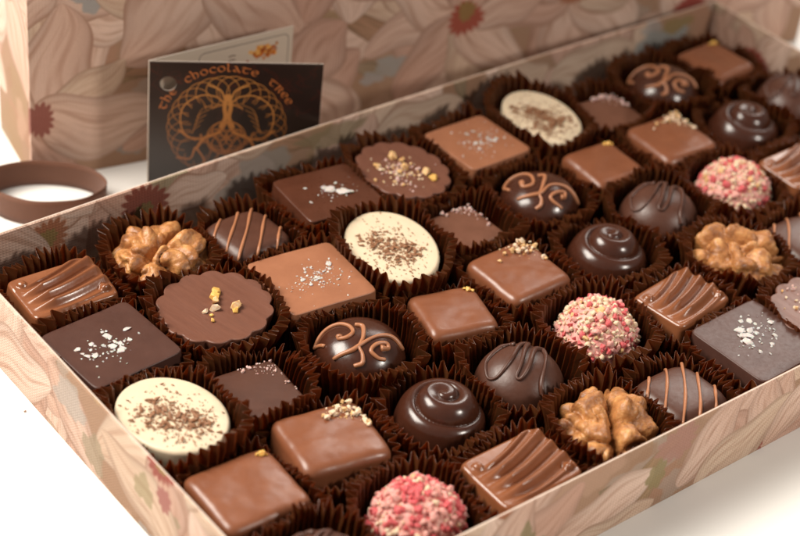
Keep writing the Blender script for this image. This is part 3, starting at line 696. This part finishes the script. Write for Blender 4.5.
def mk_milksq(t, sd, sz):
    rnd = random.Random(sd); B = tile(t, sd, sz, MILKT)
    flakes(t, 'salt_flake', 'salt', SALT, B, [(rnd.gauss(.1, .3), rnd.gauss(-.1, .3), rnd.uniform(.05, .13)) for _ in range(14)], rnd, (1, .7, .35))
    dust(t, 'salt_grains', chunks('salt', SALT), B, 130, .1, -.1, .55, .4, .015, .045, rnd, rot=.4); return B
def mk_rosette(t, sd, sz):
    rnd = random.Random(sd); f = lambda x, y: -.03 + .05 * (min(1, math.hypot(x, y) / sz[0])) ** 8
    B = Body(sz[0], sz[1], 2.3, rosette_shape, .05, -.42, f, na=168, nr=14); B.build('chocolate_body', MIDC, t)
    B.shape = ELL; nm = chunks('nut_cream', NUTC, (1, .8, .7)); gm = chunks('caramelised_nut', GOLD, (1, .8, .7)); wm = chunks('nut_pale', NUTW, (1, .8, .7))
    if CUR == (1, 1): spots = [(.45, .45, .19), (.28, .3, .19), (.12, .12, .17), (-.12, -.1, .2), (-.38, .02, .13), (.42, -.42, .22), (.3, -.55, .13), (-.52, -.45, .09), (-.38, -.25, .08), (.68, -.42, .05)]
    elif CUR == (4, 0): spots = [(-.62, .62, .2), (.12, .78, .2), (.32, .52, .17), (.1, .0, .18), (.55, -.55, .19), (.52, -.95, .19), (-.25, -.1, .14)]
    else: spots = [(rnd.uniform(-.7, .7), rnd.uniform(-.8, .3), .17) for _ in range(8)]
    for (x, y, s_) in spots: place('nut_piece', rnd.choice(nm + gm + wm[:2]), t, (x, y, B.H(x, y) + s_ * .5), s_, rnd, .6)
    if CUR != (1, 1): dust(t, 'nut_crumbs', wm + nm[:2] + chunks('pink_sugar', SUGARP), B, 110, -.25, -.1, .4, .5, .035, .085, rnd, .9)
    return B
def mk_oval(t, sd, sz):
    rnd = random.Random(sd); f = lambda x, y: .02 * (1 - (x * x + y * y) / 3) + .01 * noise.noise(Vector((x, y, sd)))
    B = Body(sz[0], sz[1], 2.34, ELL, .12, -.12, f, na=120, nr=14); B.build('chocolate_body', WHITE, t)
    ks = chunks('chocolate_shaving', SHAV, (1.5, .6, .35), 6)
    for _ in range(95):
        q_ = rnd.random(); x, y = rnd.gauss(-.15, .3) + .4 * math.sin(q_ * 5 + sd), -1.0 + q_ * 1.7 + rnd.gauss(0, .2); s_ = rnd.uniform(.045, .12)
        if (x / B.a) ** 2 + (y / B.b) ** 2 < .8: place('chocolate_shaving', ks[rnd.randrange(6)], t, (x, y, B.H(x, y) + s_ * .45), s_, rnd, .3)
    dust(t, 'chocolate_crumbs', ks, B, 520, -.1, -.3, .5, .62, .012, .05, rnd, .92, lift=.6)
    dust(t, 'scattered_crumbs', ks, B, 26, 0, 0, .9, 1.1, .02, .05, rnd, .92); return B
def mk_diamond(t, sd, sz):
    rnd = random.Random(sd); B = Body(sz[0], sz[1], 1.95, superel(10), .1, .08, wob(sd, .03)); B.build('chocolate_body', MIDC2 if CUR == (4, 1) else DARK if CUR == (1, 2) else MIDC2, t)
    ms = chunks('pink_sugar', SUGARP, (1, .8, .7))
    a, b = sz
    for k in range(13):
        u = rnd.uniform(0, 1); x, y = (a * (-.25 + 1.2 * u), b * .88) if rnd.random() < .5 else (a * .88, b * (.95 - 1.3 * u))
        x += rnd.gauss(0, .06); y += rnd.gauss(0, .06); s_ = rnd.uniform(.06, .13) * (.6 if CUR == (1, 2) else 1); place('sugar_crystal', ms[k % 5], t, (min(x, a * .93), min(y, b * .93), B.H(x, y) + s_ * .5), s_, rnd, .6)
    dust(t, 'sugar_grains', ms, B, 50, a * .7, b * .7, .45, .2, .02, .045, rnd, .95, rot=-.8); return B
DARKR = choc_mat('red_brown_dark_chocolate', (.07, .022, .011, 1), (.09, .029, .015, 1), .3)
MIDC2 = choc_mat('dark_milk_chocolate', (.13, .052, .03, 1), (.16, .066, .04, 1), .4)
SCR = dict(A=[(-1.12, .3), (-1.0, .72), (-.66, .92), (-.36, .66), (-.24, .3), (-.32, -.02), (-.55, -.14), (-.74, -.02), (-.7, .14)],
           B=[(-.05, .2), (.13, .02), (-.2, -.4), (-.5, -.62), (-.56, -.85), (-.66, -1.02), (-.84, -.96)],
           C=[(-1.15, -.34), (-.77, -.56), (-.38, -.6), (.04, -.52), (.41, -.58), (.76, -.74), (.92, -.98)],
           D=[(.05, -1.25), (-.19, -1.12), (-.23, -.9), (.05, -.8), (.34, -.86), (.3, -1.02), (.12, -1.0)])
def mk_scroll(t, sd, sz):
    R = sz[0]; B = Body(R, R, 1.2, ELL, .04, .02, dome_field(R * 1.0, 1.36, 2.4, wob(sd, .03)), na=96, nr=26); B.build('chocolate_body', DARKG, t)
    rs = random.Random(sd); ca, sa = math.cos(SPIN.get(CUR, 0)), math.sin(SPIN.get(CUR, 0)); k = R / 1.42
    for n_, P in SCR.items():
        P = [((x + .0) * k, (y + .12) * k) for x, y in P]; P = [(x * ca - y * sa, x * sa + y * ca) for x, y in P]
        P = [(x, y) if math.hypot(x, y) < R * .93 else (x * R * .93 / math.hypot(x, y), y * R * .93 / math.hypot(x, y)) for x, y in P]
        rd = (lambda u: .062 + .05 * max(0, (u - .85) / .15)) if n_ in 'AD' else (lambda u: .06 + .012 * math.sin(u * 9))
        P = [(x + rs.uniform(-.045, .045), y + rs.uniform(-.045, .045)) for x, y in P]
        surf_tube(t, 'piped_scroll', B, P, .06, PIPE, .55, 8, rad=rd)
    B.polar_z = None; return B
def mk_sqy(t, sd, sz):
    rnd = random.Random(sd); f = lambda x, y: .05 * (1 - (x / sz[0]) ** 4) * (1 - (y / sz[1]) ** 4) + .06 * noise.noise(Vector((x * .9, y * .9, sd))) + .012 * noise.noise(Vector((x * 3.1, y * 3.1, sd)))
    B = Body(sz[0], sz[1], 2.22, SQE, .24, .1, f); B.build('chocolate_body', MILK, t)
    gm = chunks('caramelised_nut', GOLD)
    for dx, dy, s_ in ((0, 0, .12), (-.13, .05, .08), (.1, -.08, .07)): x, y = sz[0] * .74 + dx, sz[1] * .7 + dy; place('nut_piece', gm[rnd.randrange(5)], t, (x, y, B.H(x, y) + s_ * .4), s_, rnd, .4)
    return B
def mk_sqn(t, sd, sz):
    rnd = random.Random(sd); f = lambda x, y: .05 * (1 - (x / sz[0]) ** 4) * (1 - (y / sz[1]) ** 4) + .06 * noise.noise(Vector((x * .9, y * .9, sd))) + .012 * noise.noise(Vector((x * 3.1, y * 3.1, sd)))
    B = Body(sz[0], sz[1], 2.26, SQE, .25, .12, f); B.build('chocolate_body', MILK, t)
    wm = chunks('nut_pale', NUTW) + chunks('nut_cream', NUTC); a, b = sz
    for k in range(26):
        if k < 16: x, y = rnd.gauss(a * .6, .2), rnd.gauss(b * .62, .18)
        elif k < 22: x, y = a * .82 + rnd.gauss(0, .05), rnd.uniform(-.1, .7) * b
        else: x, y = rnd.uniform(-.3, .4) * a, b * rnd.uniform(.38, .62)
        x = max(-a * .85, min(a * .86, x)); y = max(-b * .85, min(b * .86, y)); s_ = rnd.uniform(.06, .14); place('nut_piece', wm[rnd.randrange(10)], t, (x, y, B.H(x, y) + s_ * .5 + (.06 if k < 8 else 0)), s_, rnd, .7)
    dust(t, 'nut_crumbs', wm, B, 60, a * .6, b * .55, .35, .2, .02, .045, rnd, .88, rot=-.5); return B
def mk_spiral(t, sd, sz):
    R = sz[0]; a0 = SPIN.get(CUR, .6); turns = 2.1
    def f(x, y):
        r = math.hypot(x, y); th = math.atan2(y, x); q = min(r / R, 1.0)
        h = 1.16 * (max(0, 1 - q ** 2.0)) ** .62
        ph = (q ** .9) * turns - (th - a0) / (2 * math.pi); fr = ph - math.floor(ph)
        b = (max(0, 1 - (2 * (fr ** 1.25) - 1) ** 2)) ** .55
        env = min(1, q / .34) * (1 if q < .9 else max(0, (1 - q) / .1))
        return h + .25 * env * (b - .6)
    B = Body(R, R, 1.42, ELL, .05, .06, f, na=240, nr=90); B.build('chocolate_body', DARKG, t); return B
def mk_round(t, sd, sz):
    R = sz[0]; B = Body(R, R, 1.2, ELL, .04, .02, dome_field(R, 1.42, 2.3, wob(sd, .05)), na=96, nr=26); B.build('chocolate_body', DARK, t); k = R / 1.42
    for P in ([(-.15, .85), (-.52, .82), (-.87, .7), (-1.15, .26), (-1.0, .0), (-.42, .13), (.23, .5), (.6, .55)], [(.62, .5), (.3, .3), (-.31, -.2), (-.66, -.42), (-.6, -.56), (-.2, -.42), (.5, .1), (.85, .12)], [(.85, .1), (.7, -.2), (.3, -.6), (-.1, -.95), (-.22, -1.18)], [(-.15, .85), (.1, .8), (.2, .66)]):
        surf_tube(t, 'chocolate_drizzle', B, [(x * k, y * k) for x, y in P], .06, DARK, .5, 8, rad=lambda u: .065 + .02 * math.sin(u * 7 + sd))
    return B
def mk_pink(t, sd, sz):
    R = sz[0] * .84; rnd = random.Random(sd); B = Body(R, R, 1.1, ELL, .04, .02, dome_field(R, 1.5, 2.2), na=48, nr=10); B.build('truffle_core', RASPL, t)
    kinds = [nub_mesh('coating', 7 * i + 1, m_, (1, .8, .75)) for i, m_ in enumerate((RASP, RASP, RASPL, RASPL, NUTW, NUTW, NUTC))]
    jag = [chunk_mesh('jagged', 900 + i, m_, (1, .85, .75), 9) for i, m_ in enumerate((RASP, RASP, RASPL, RASPL, NUTW, NUTW, NUTC))]
    near = 1 if CUR == (1, 4) else 0; n = 0; pts = []
    wts = [3, 3, 3, 2, 1, 1.5, .6] if near else [.9, .9, .9, .9, 3.8, 3.8, 1.0]
    for _ in range(9000):
        q = math.sqrt(rnd.random()) * .99; a = rnd.uniform(0, 6.28); x, y = q * R * math.cos(a), q * R * math.sin(a); z = B.H(x, y) - (rnd.uniform(0, .9) if q > .95 else 0); k_ = 1.03 if q > .93 else 1.0
        p = Vector((x * k_, y * k_, z))
        if all((p - o_).length > .132 for o_ in pts):
            pts.append(p)
            if len(pts) >= 420: break
    cl = Vector((rnd.uniform(0, 9), 3, 1))
    for p in pts:
        w2 = list(wts); nn = noise.noise(p * 1.4 + cl)
        if nn > .12: w2 = [x * 2.6 if i < 4 else x for i, x in enumerate(w2)]
        k = rnd.choices(range(7), w2)[0]; s_ = rnd.uniform(.065, .12) if k > 3 else rnd.uniform(.075, .17)
        if True: place('raspberry_piece' if k < 4 else 'nut_piece', (kinds if rnd.random() < .4 else jag)[k], t, p + Vector((0, 0, .03)), s_, rnd, 3)
    B2 = Body(R, R, 1.1, ELL, .04, .02, lambda x, y: 0); B2.a = B2.b = R + .12; return B2
KINDS = [('ripple', mk_ripple), ('walnut', mk_walnut), ('stripes', mk_stripes), ('darksq', mk_darksq), ('rosette', mk_rosette), ('milksq', mk_milksq), ('oval', mk_oval), ('diamond', mk_diamond),
         ('scroll', mk_scroll), ('sqy', mk_sqy), ('sqn', mk_sqn), ('spiral', mk_spiral), ('round', mk_round), ('pink', mk_pink)]
SIZE = dict(ripple=(1.38, 1.0), walnut=(1.58, 1.5), stripes=(1.16, 1.16), darksq=(1.46, 1.46), rosette=(1.68, 1.62), milksq=(1.46, 1.46), oval=(1.42, 1.86), diamond=(1.04, 1.04), scroll=(1.4, 1.4), sqy=(1.2, 1.2), sqn=(1.26, 1.26), spiral=(1.34, 1.34), round=(1.38, 1.38), pink=(1.55, 1.55))
NAME = dict(ripple='rippled_chocolate', walnut='walnut_chocolate', stripes='striped_chocolate', darksq='salted_square_chocolate', rosette='scalloped_chocolate', milksq='salted_square_chocolate', oval='white_oval_chocolate', diamond='sprinkled_square_chocolate', scroll='scroll_topped_chocolate', sqy='milk_square_chocolate', sqn='milk_square_chocolate', spiral='spiral_chocolate', round='drizzled_chocolate', pink='raspberry_truffle')
# measured centres (cm) and turn (degrees); the rest sit on the regular rows
POS = {(0, 0): (.2, .35, -3, (1.38, 1.05)), (1, 0): (3.7, .45, 20), (2, 0): (6.6, -.1, 2), (3, 0): (10.05, .28, -6, (1.45, 1.33)), (4, 0): (13.0, .1, 0, (1.45, 1.72)), (5, 0): (16.4, .18, 0, (1.34, 1.38)), (6, 0): (19.45, .3, -13, (1.31, 1.85)), (7, 0): (22.3, -.3, -4), (8, 0): (25.6, .1, 0), (9, 0): (28.4, .2, 4),
       (0, 1): (.02, -2.86, 3, (1.49, 1.49)), (1, 1): (3.5, -2.93, 10, (1.72, 1.66)), (2, 1): (6.78, -3.25, -6, (1.5, 1.5)), (3, 1): (9.98, -3.25, -18, (1.44, 1.98)), (4, 1): (12.95, -3.3, 0), (5, 1): (16.45, -3.1, 0), (6, 1): (19.5, -2.95, -2, (1.13, 1.13)), (7, 1): (22.85, -3.0, -3), (8, 1): (26.3, -3.35, 0), (9, 1): (29.3, -3.0, 0),
       (0, 2): (-.25, -6.43, 6, (1.45, 1.76)), (1, 2): (2.6, -6.45, -5, (1.06, 1.1)), (2, 2): (6.35, -6.4, 0), (3, 2): (9.58, -6.75, -16, (1.14, 1.1)), (4, 2): (12.75, -6.2, 0), (5, 2): (16.3, -6.6, 0), (6, 2): (19.5, -5.75, 0), (7, 2): (23.0, -5.95, 0), (8, 2): (25.8, -6.6, 0),
       (0, 3): (-.08, -9.85, -3, (1.34, 1.28)), (1, 3): (2.98, -9.4, -11, (1.36, 1.26)), (2, 3): (6.6, -9.85, 0), (3, 3): (9.6, -9.85, 0), (4, 3): (13.25, -9.35, 0), (5, 3): (16.24, -9.95, 7, (1.28, 1.0)), (6, 3): (19.85, -9.1, -50), (7, 3): (22.4, -9.7, 0),
       (0, 4): (.1, -13.0, 0), (1, 4): (3.45, -12.7, 0), (2, 4): (6.75, -13.1, 0, (1.4, 1.08)), (3, 4): (10.2, -12.95, 55), (4, 4): (12.95, -13.25, 0), (5, 4): (16.65, -12.8, 2, (1.5, 1.5)), (6, 4): (19.75, -12.9, 0)}
SPIN = {(2, 2): 0.0, (5, 1): -.12, (8, 0): -.1, (2, 3): .9, (5, 2): 1.6, (8, 1): 2.2}
LAB = {(0, 0): ('rippled milk chocolate bar in the corner beside the walnut', 'rippled milk chocolate in the box corner'),
 (1, 0): ('walnut piece beneath the ribbon, against the far wall', 'walnut nearest the ribbon loop'),
 (2, 0): ('dark cushion chocolate with pale stripes below the tree card', 'striped chocolate below the card'),
 (3, 0): ('dark square tile with two large white salt flakes by the far wall', 'dark square with large white salt flakes'),
 (4, 0): ('brown scalloped chocolate heaped with pale chopped nuts by the far wall', 'scalloped chocolate heaped with chopped nuts'),
 (5, 0): ('orange brown milk square with a pale salt star beside the far wall', 'milk square next to the far wall'),
 (6, 0): ('farthest cream white oval, its crumbs in a small star patch', 'farthest white oval'),
 (7, 0): ('small brown square with pale sprinkles between white oval and farthest scroll', 'small sprinkled square beside the farthest white oval'),
 (8, 0): ('blurred dark dome with orange scroll piping nearest the far corner', 'farthest scroll topped dome'),
 (9, 0): ('plain milk chocolate square tucked in the far corner of the box', 'milk square in the far corner'),
 (0, 1): ('dark purplish square tile with salt clusters against the left wall', 'dark salted square by the left wall'),
 (1, 1): ('large scalloped chocolate with a line of golden nut pieces', 'scalloped chocolate with golden nut pieces'),
 (2, 1): ('large tan milk square dusted with fine salt beside the middle white oval', 'tan salted square in the second row'),
 (3, 1): ('cream white oval with brown shavings in the middle of the box', 'middle white oval'),
 (4, 1): ('small milk chocolate square edged with pink sugar beads behind the middle white oval', 'small square edged with pink sugar beads'),
 (5, 1): ('scroll topped dark dome behind the middle, beside a plain milk square', 'middle scroll topped dome'),
 (6, 1): ('milk square with one gold fleck above the drizzled dome, mid distance', 'milk square beyond the middle scroll dome'),
 (7, 1): ('milk square topped with nut strip, farthest of the nutty squares', 'farthest nut topped square'),
 (8, 1): ('glossy dark spiral dome farthest back, with bright white highlights', 'farthest spiral dome'),
 (9, 1): ('blurred dark drizzled dome at the far right wall', 'drizzled dome at the far right wall'),
 (0, 2): ('cream white oval with brown shavings nearest the left wall', 'white oval by the left wall'),
 (1, 2): ('small dark square with tiny crystals beside the left white oval', 'small dark square beside the left white oval'),
 (2, 2): ('nearest scroll topped dark dome, orange curls below the tan square', 'nearest scroll topped dome'),
 (3, 2): ('milk square with one gold fleck in front of the middle white oval', 'milk square in front of the middle white oval'),
 (4, 2): ('milk square with a nut cluster at the box centre beside a spiral dome', 'nut topped square at the box centre'),
 (5, 2): ('glossy dark spiral dome behind the cream and pink nut truffle', 'middle spiral dome'),
 (6, 2): ('greyish drizzled dark dome left of the farthest pink nut truffle', 'drizzled dome beside the farthest pink truffle'),
 (7, 2): ('pink and cream nugget truffle farthest from the front wall', 'farthest pink nugget truffle'),
 (8, 2): ('blurred rippled milk chocolate cut off at the right photo edge', 'rippled chocolate right of the farthest pink truffle'),
 (0, 3): ('plain milk square with one gold fleck closest to the near left corner', 'nearest plain milk square'),
 (1, 3): ('nearest milk square with a cream nut strip along its back corner', 'nearest nut topped square'),
 (2, 3): ('nearest glossy dark spiral dome above the reddest truffle', 'nearest spiral dome'),
 (3, 3): ('nearest drizzled dark dome between spiral dome and cream pink truffle', 'nearest drizzled dome'),
 (4, 3): ('mostly cream nut and pink truffle in the middle of the box', 'cream and pink truffle in the middle'),
 (5, 3): ('rippled milk chocolate between the cream pink truffle and the grey salted square', 'rippled chocolate beside the middle pink truffle'),
 (6, 3): ('upright twin lobed walnut piece behind the grey dark square', 'walnut behind the grey salted square'),
 (7, 3): ('dark striped chocolate cut off at the right photo edge', 'striped chocolate at the right edge'),
 (0, 4): ('dark dome top just showing at the bottom edge of the photo', 'dark dome at the bottom edge'),
 (1, 4): ('reddest raspberry coated truffle at the bottom of the box', 'reddest raspberry truffle'),
 (2, 4): ('shiny rippled milk chocolate against the front wall', 'rippled chocolate against the front wall'),
 (3, 4): ('walnut piece against the front wall of the box', 'walnut against the front wall'),
 (4, 4): ('dark cushion chocolate with thin pale stripes against the front wall', 'striped chocolate against the front wall'),
 (5, 4): ('large greyish dark square with salt clusters by the front wall', 'greyish dark square by the front wall'),
 (6, 4): ('scalloped chocolate with golden nuts cut off at the right edge', 'scalloped chocolate at the right edge')}
for (u, v) in [(9, 2), (8, 3), (9, 3), (7, 4), (8, 4), (9, 4)]:
    POS[(u, v)] = (u * PITCH, -v * VP, 0)
EXTRA = {(9, 2): 'walnut piece', (8, 3): 'dark square tile', (9, 3): 'scalloped chocolate', (7, 4): 'milk salted square', (8, 4): 'white oval', (9, 4): 'small sprinkled square'}
for k, n_ in EXTRA.items():
    wh = {2: 'by the right wall, third row', 3: 'in the fourth row', 4: 'by the front wall'}[k[1]]
    LAB[k] = ('%s %s, beyond the right photo edge' % (n_, wh), '%s %s' % (n_, wh))
CUPRIM = dict(ripple=2.1, walnut=2.3, stripes=2.2, darksq=2.22, rosette=2.38, milksq=2.22, oval=2.56, diamond=2.34, scroll=2.28, sqy=2.12, sqn=2.04, spiral=1.98, round=2.2, pink=2.15)
def extent(key, ang):
    kn = KINDS[(key[0] + 3 * key[1]) % 14][0]; p = POS[key]; a, b = p[3] if len(p) > 3 else SIZE[kn]; ang -= math.radians(p[2])
    c, s_ = abs(math.cos(ang)) + 1e-6, abs(math.sin(ang)) + 1e-6
    if kn == 'ripple': a += .2; b += .2
    if kn == 'pink': a = b = 1.42
    if kn in ('oval', 'rosette', 'walnut', 'scroll', 'spiral', 'round', 'pink'): return 1 / math.hypot(c / a, s_ / b)
    return min(a / c, b / s_)
def make_cup(key, B, loc, rz, rim, label):
    rnd = random.Random(key[0] * 13 + key[1] * 101 + 5); cx, cy = loc; pleats = rnd.choice((44, 46, 48)); rows = 8
    # angles: each pleat has its own width
    ws = [rnd.uniform(.75, 1.25) for _ in range(pleats)]; tot = sum(ws); acc = 0; A = []; T = []
    for w_ in ws:
        for q, tri in ((0, 0), (.18, .12), (.5, 1), (.68, .9)): A.append(2 * math.pi * (acc + w_ * q) / tot); T.append(tri)
        acc += w_
    amp = []
    for _ in range(pleats): a_ = rnd.uniform(.65, 1.2); amp += [a_] * 4
    hj = []
    for _ in range(pleats): h_ = rnd.choice((rnd.uniform(-.05, .06), rnd.uniform(-.05, .06), rnd.uniform(-.16, .14))); hj += [h_ - .02, h_, h_ + .03, h_ + .02]
    nb = []
    for k, p in POS.items():
        if k != key:
            d = np.array([p[0] - cx, p[1] - cy]); L = np.hypot(*d)
            if L < 4.9:
                # share the gap in proportion to how big each sweet is
                ri = extent(key, math.atan2(d[1], d[0])); rj = extent(k, math.atan2(-d[1], -d[0])); nb.append((d / L, L * ri / (ri + rj)))
    n = len(A); V = []; F = []
    sh = rnd.uniform(-.06, .06)
    for j in range(rows + 1):
        t = j / rows
        for i in range(n):
            low = noise.noise(Vector((math.cos(A[i]) * 1.3 + key[0] * 3.1, math.sin(A[i]) * 1.3, key[1] * 5.7)))
            hz = rim + .4 * low + hj[i] * 1.2; z = .135 + (hz - .135) * t
            a = A[i] + sh * t * t + .05 * noise.noise(Vector((A[i] * 4, t * 2, key[0] + key[1] * 11.0)))
            an, rr = B.polar(B, z) if False else B.polar(z)
            ro = float(np.interp((a - rz) % (2 * math.pi), an, rr, period=2 * math.pi)) + .035
            if z > B.top: ro += (z - B.top) * (.05 if B.top < 1.6 else .2)
            d = (math.cos(a), math.sin(a)); vor = 9
            for (nd, L) in nb:
                c = nd[0] * d[0] + nd[1] * d[1]
                if c > .05: vor = min(vor, L / c)
            gap = max(0, vor - ro)
            wl = 9
            for (nd, L) in (((1, 0), TX1 - .06 - cx), ((-1, 0), cx - TX0 - .06), ((0, 1), TY1 - .06 - cy), ((0, -1), cy - TY0 - .06)):
                c = nd[0] * d[0] + nd[1] * d[1]
                if c > .05: wl = min(wl, L / c)
            gap = max(0, min(vor, wl) - ro)
            lo = ro + min(.7 * gap, .03 + .3 * gap) * (t ** 1.2) * .8
            depth = (.07 + .22 * t) * amp[i] * (1.25 if gap > .4 else 1)
            lim = min(vor + .08, wl); amp_ = .26 * amp[i] * t + .05
            lo = max(ro - .02, min(lo, lim - amp_)); r = lo + T[i] * depth + .07 * low * t + .05 * t * t * noise.noise(Vector((a * 6, z * 3, key[0] * 2.0 + key[1])))
            r = max(r, ro - .03); r = min(r, max(vor + .06 + .05 * T[i], ro + .02)); r = min(r, wl + .03 * T[i])
            x, y = cx + r * d[0], cy + r * d[1]
            x = min(TX1 - .02, max(TX0 + .02, x)); y = min(TY1 - .02, max(TY0 + .02, y))
            V.append((x - cx, y - cy, z))
    for j in range(rows):
        for i in range(n):
            k = (i + 1) % n; F.append((j * n + i, j * n + k, (j + 1) * n + k, (j + 1) * n + i))
    F.append(tuple(range(n - 1, -1, -1)))
    me = mesh('paper_cup', V, F, False, [CUP]); o = obj('paper_cup', me, None, (cx, cy, 0))
    so = o.modifiers.new('paper', 'SOLIDIFY'); so.thickness = .014; so.offset = 1
    tag(o, 'pleated brown paper cup around ' + label, 'paper cup', 'pleated brown paper cups in the tray')
for key in sorted(POS):
    CUR = key; p = POS[key]; sd = key[0] + 10 * key[1]
    kn, fn = KINDS[(key[0] + 3 * key[1]) % 14]
    sz = p[3] if len(p) > 3 else SIZE[kn]; rz = math.radians(p[2])
    t = empty(NAME[kn], (p[0], p[1], 0), rz)
    B = fn(t, sd, sz)
    tr_ = random.Random(sd + 77); t.rotation_euler = (math.radians(tr_.uniform(-1.6, 1.6)), math.radians(tr_.uniform(-1.6, 1.6)), rz)
    tag(t, LAB[key][0], 'chocolate', 'chocolates and nut sweets in the tray')
    make_cup(key, B, (p[0], p[1]), rz, CUPRIM[kn], LAB[key][1])
    bpy.context.view_layer.update()
# ------------------------------------------------------------------ crumb on the table
o = obj('chocolate_crumb', chunk_mesh('chocolate_crumb', 5, SHAV, (1.4, .8, .6)), None, (-2.32, -1.83, .03)); o.scale = (.04, .04, .04); tag(o, 'tiny brown crumb on the white table left of the tray', 'crumb')
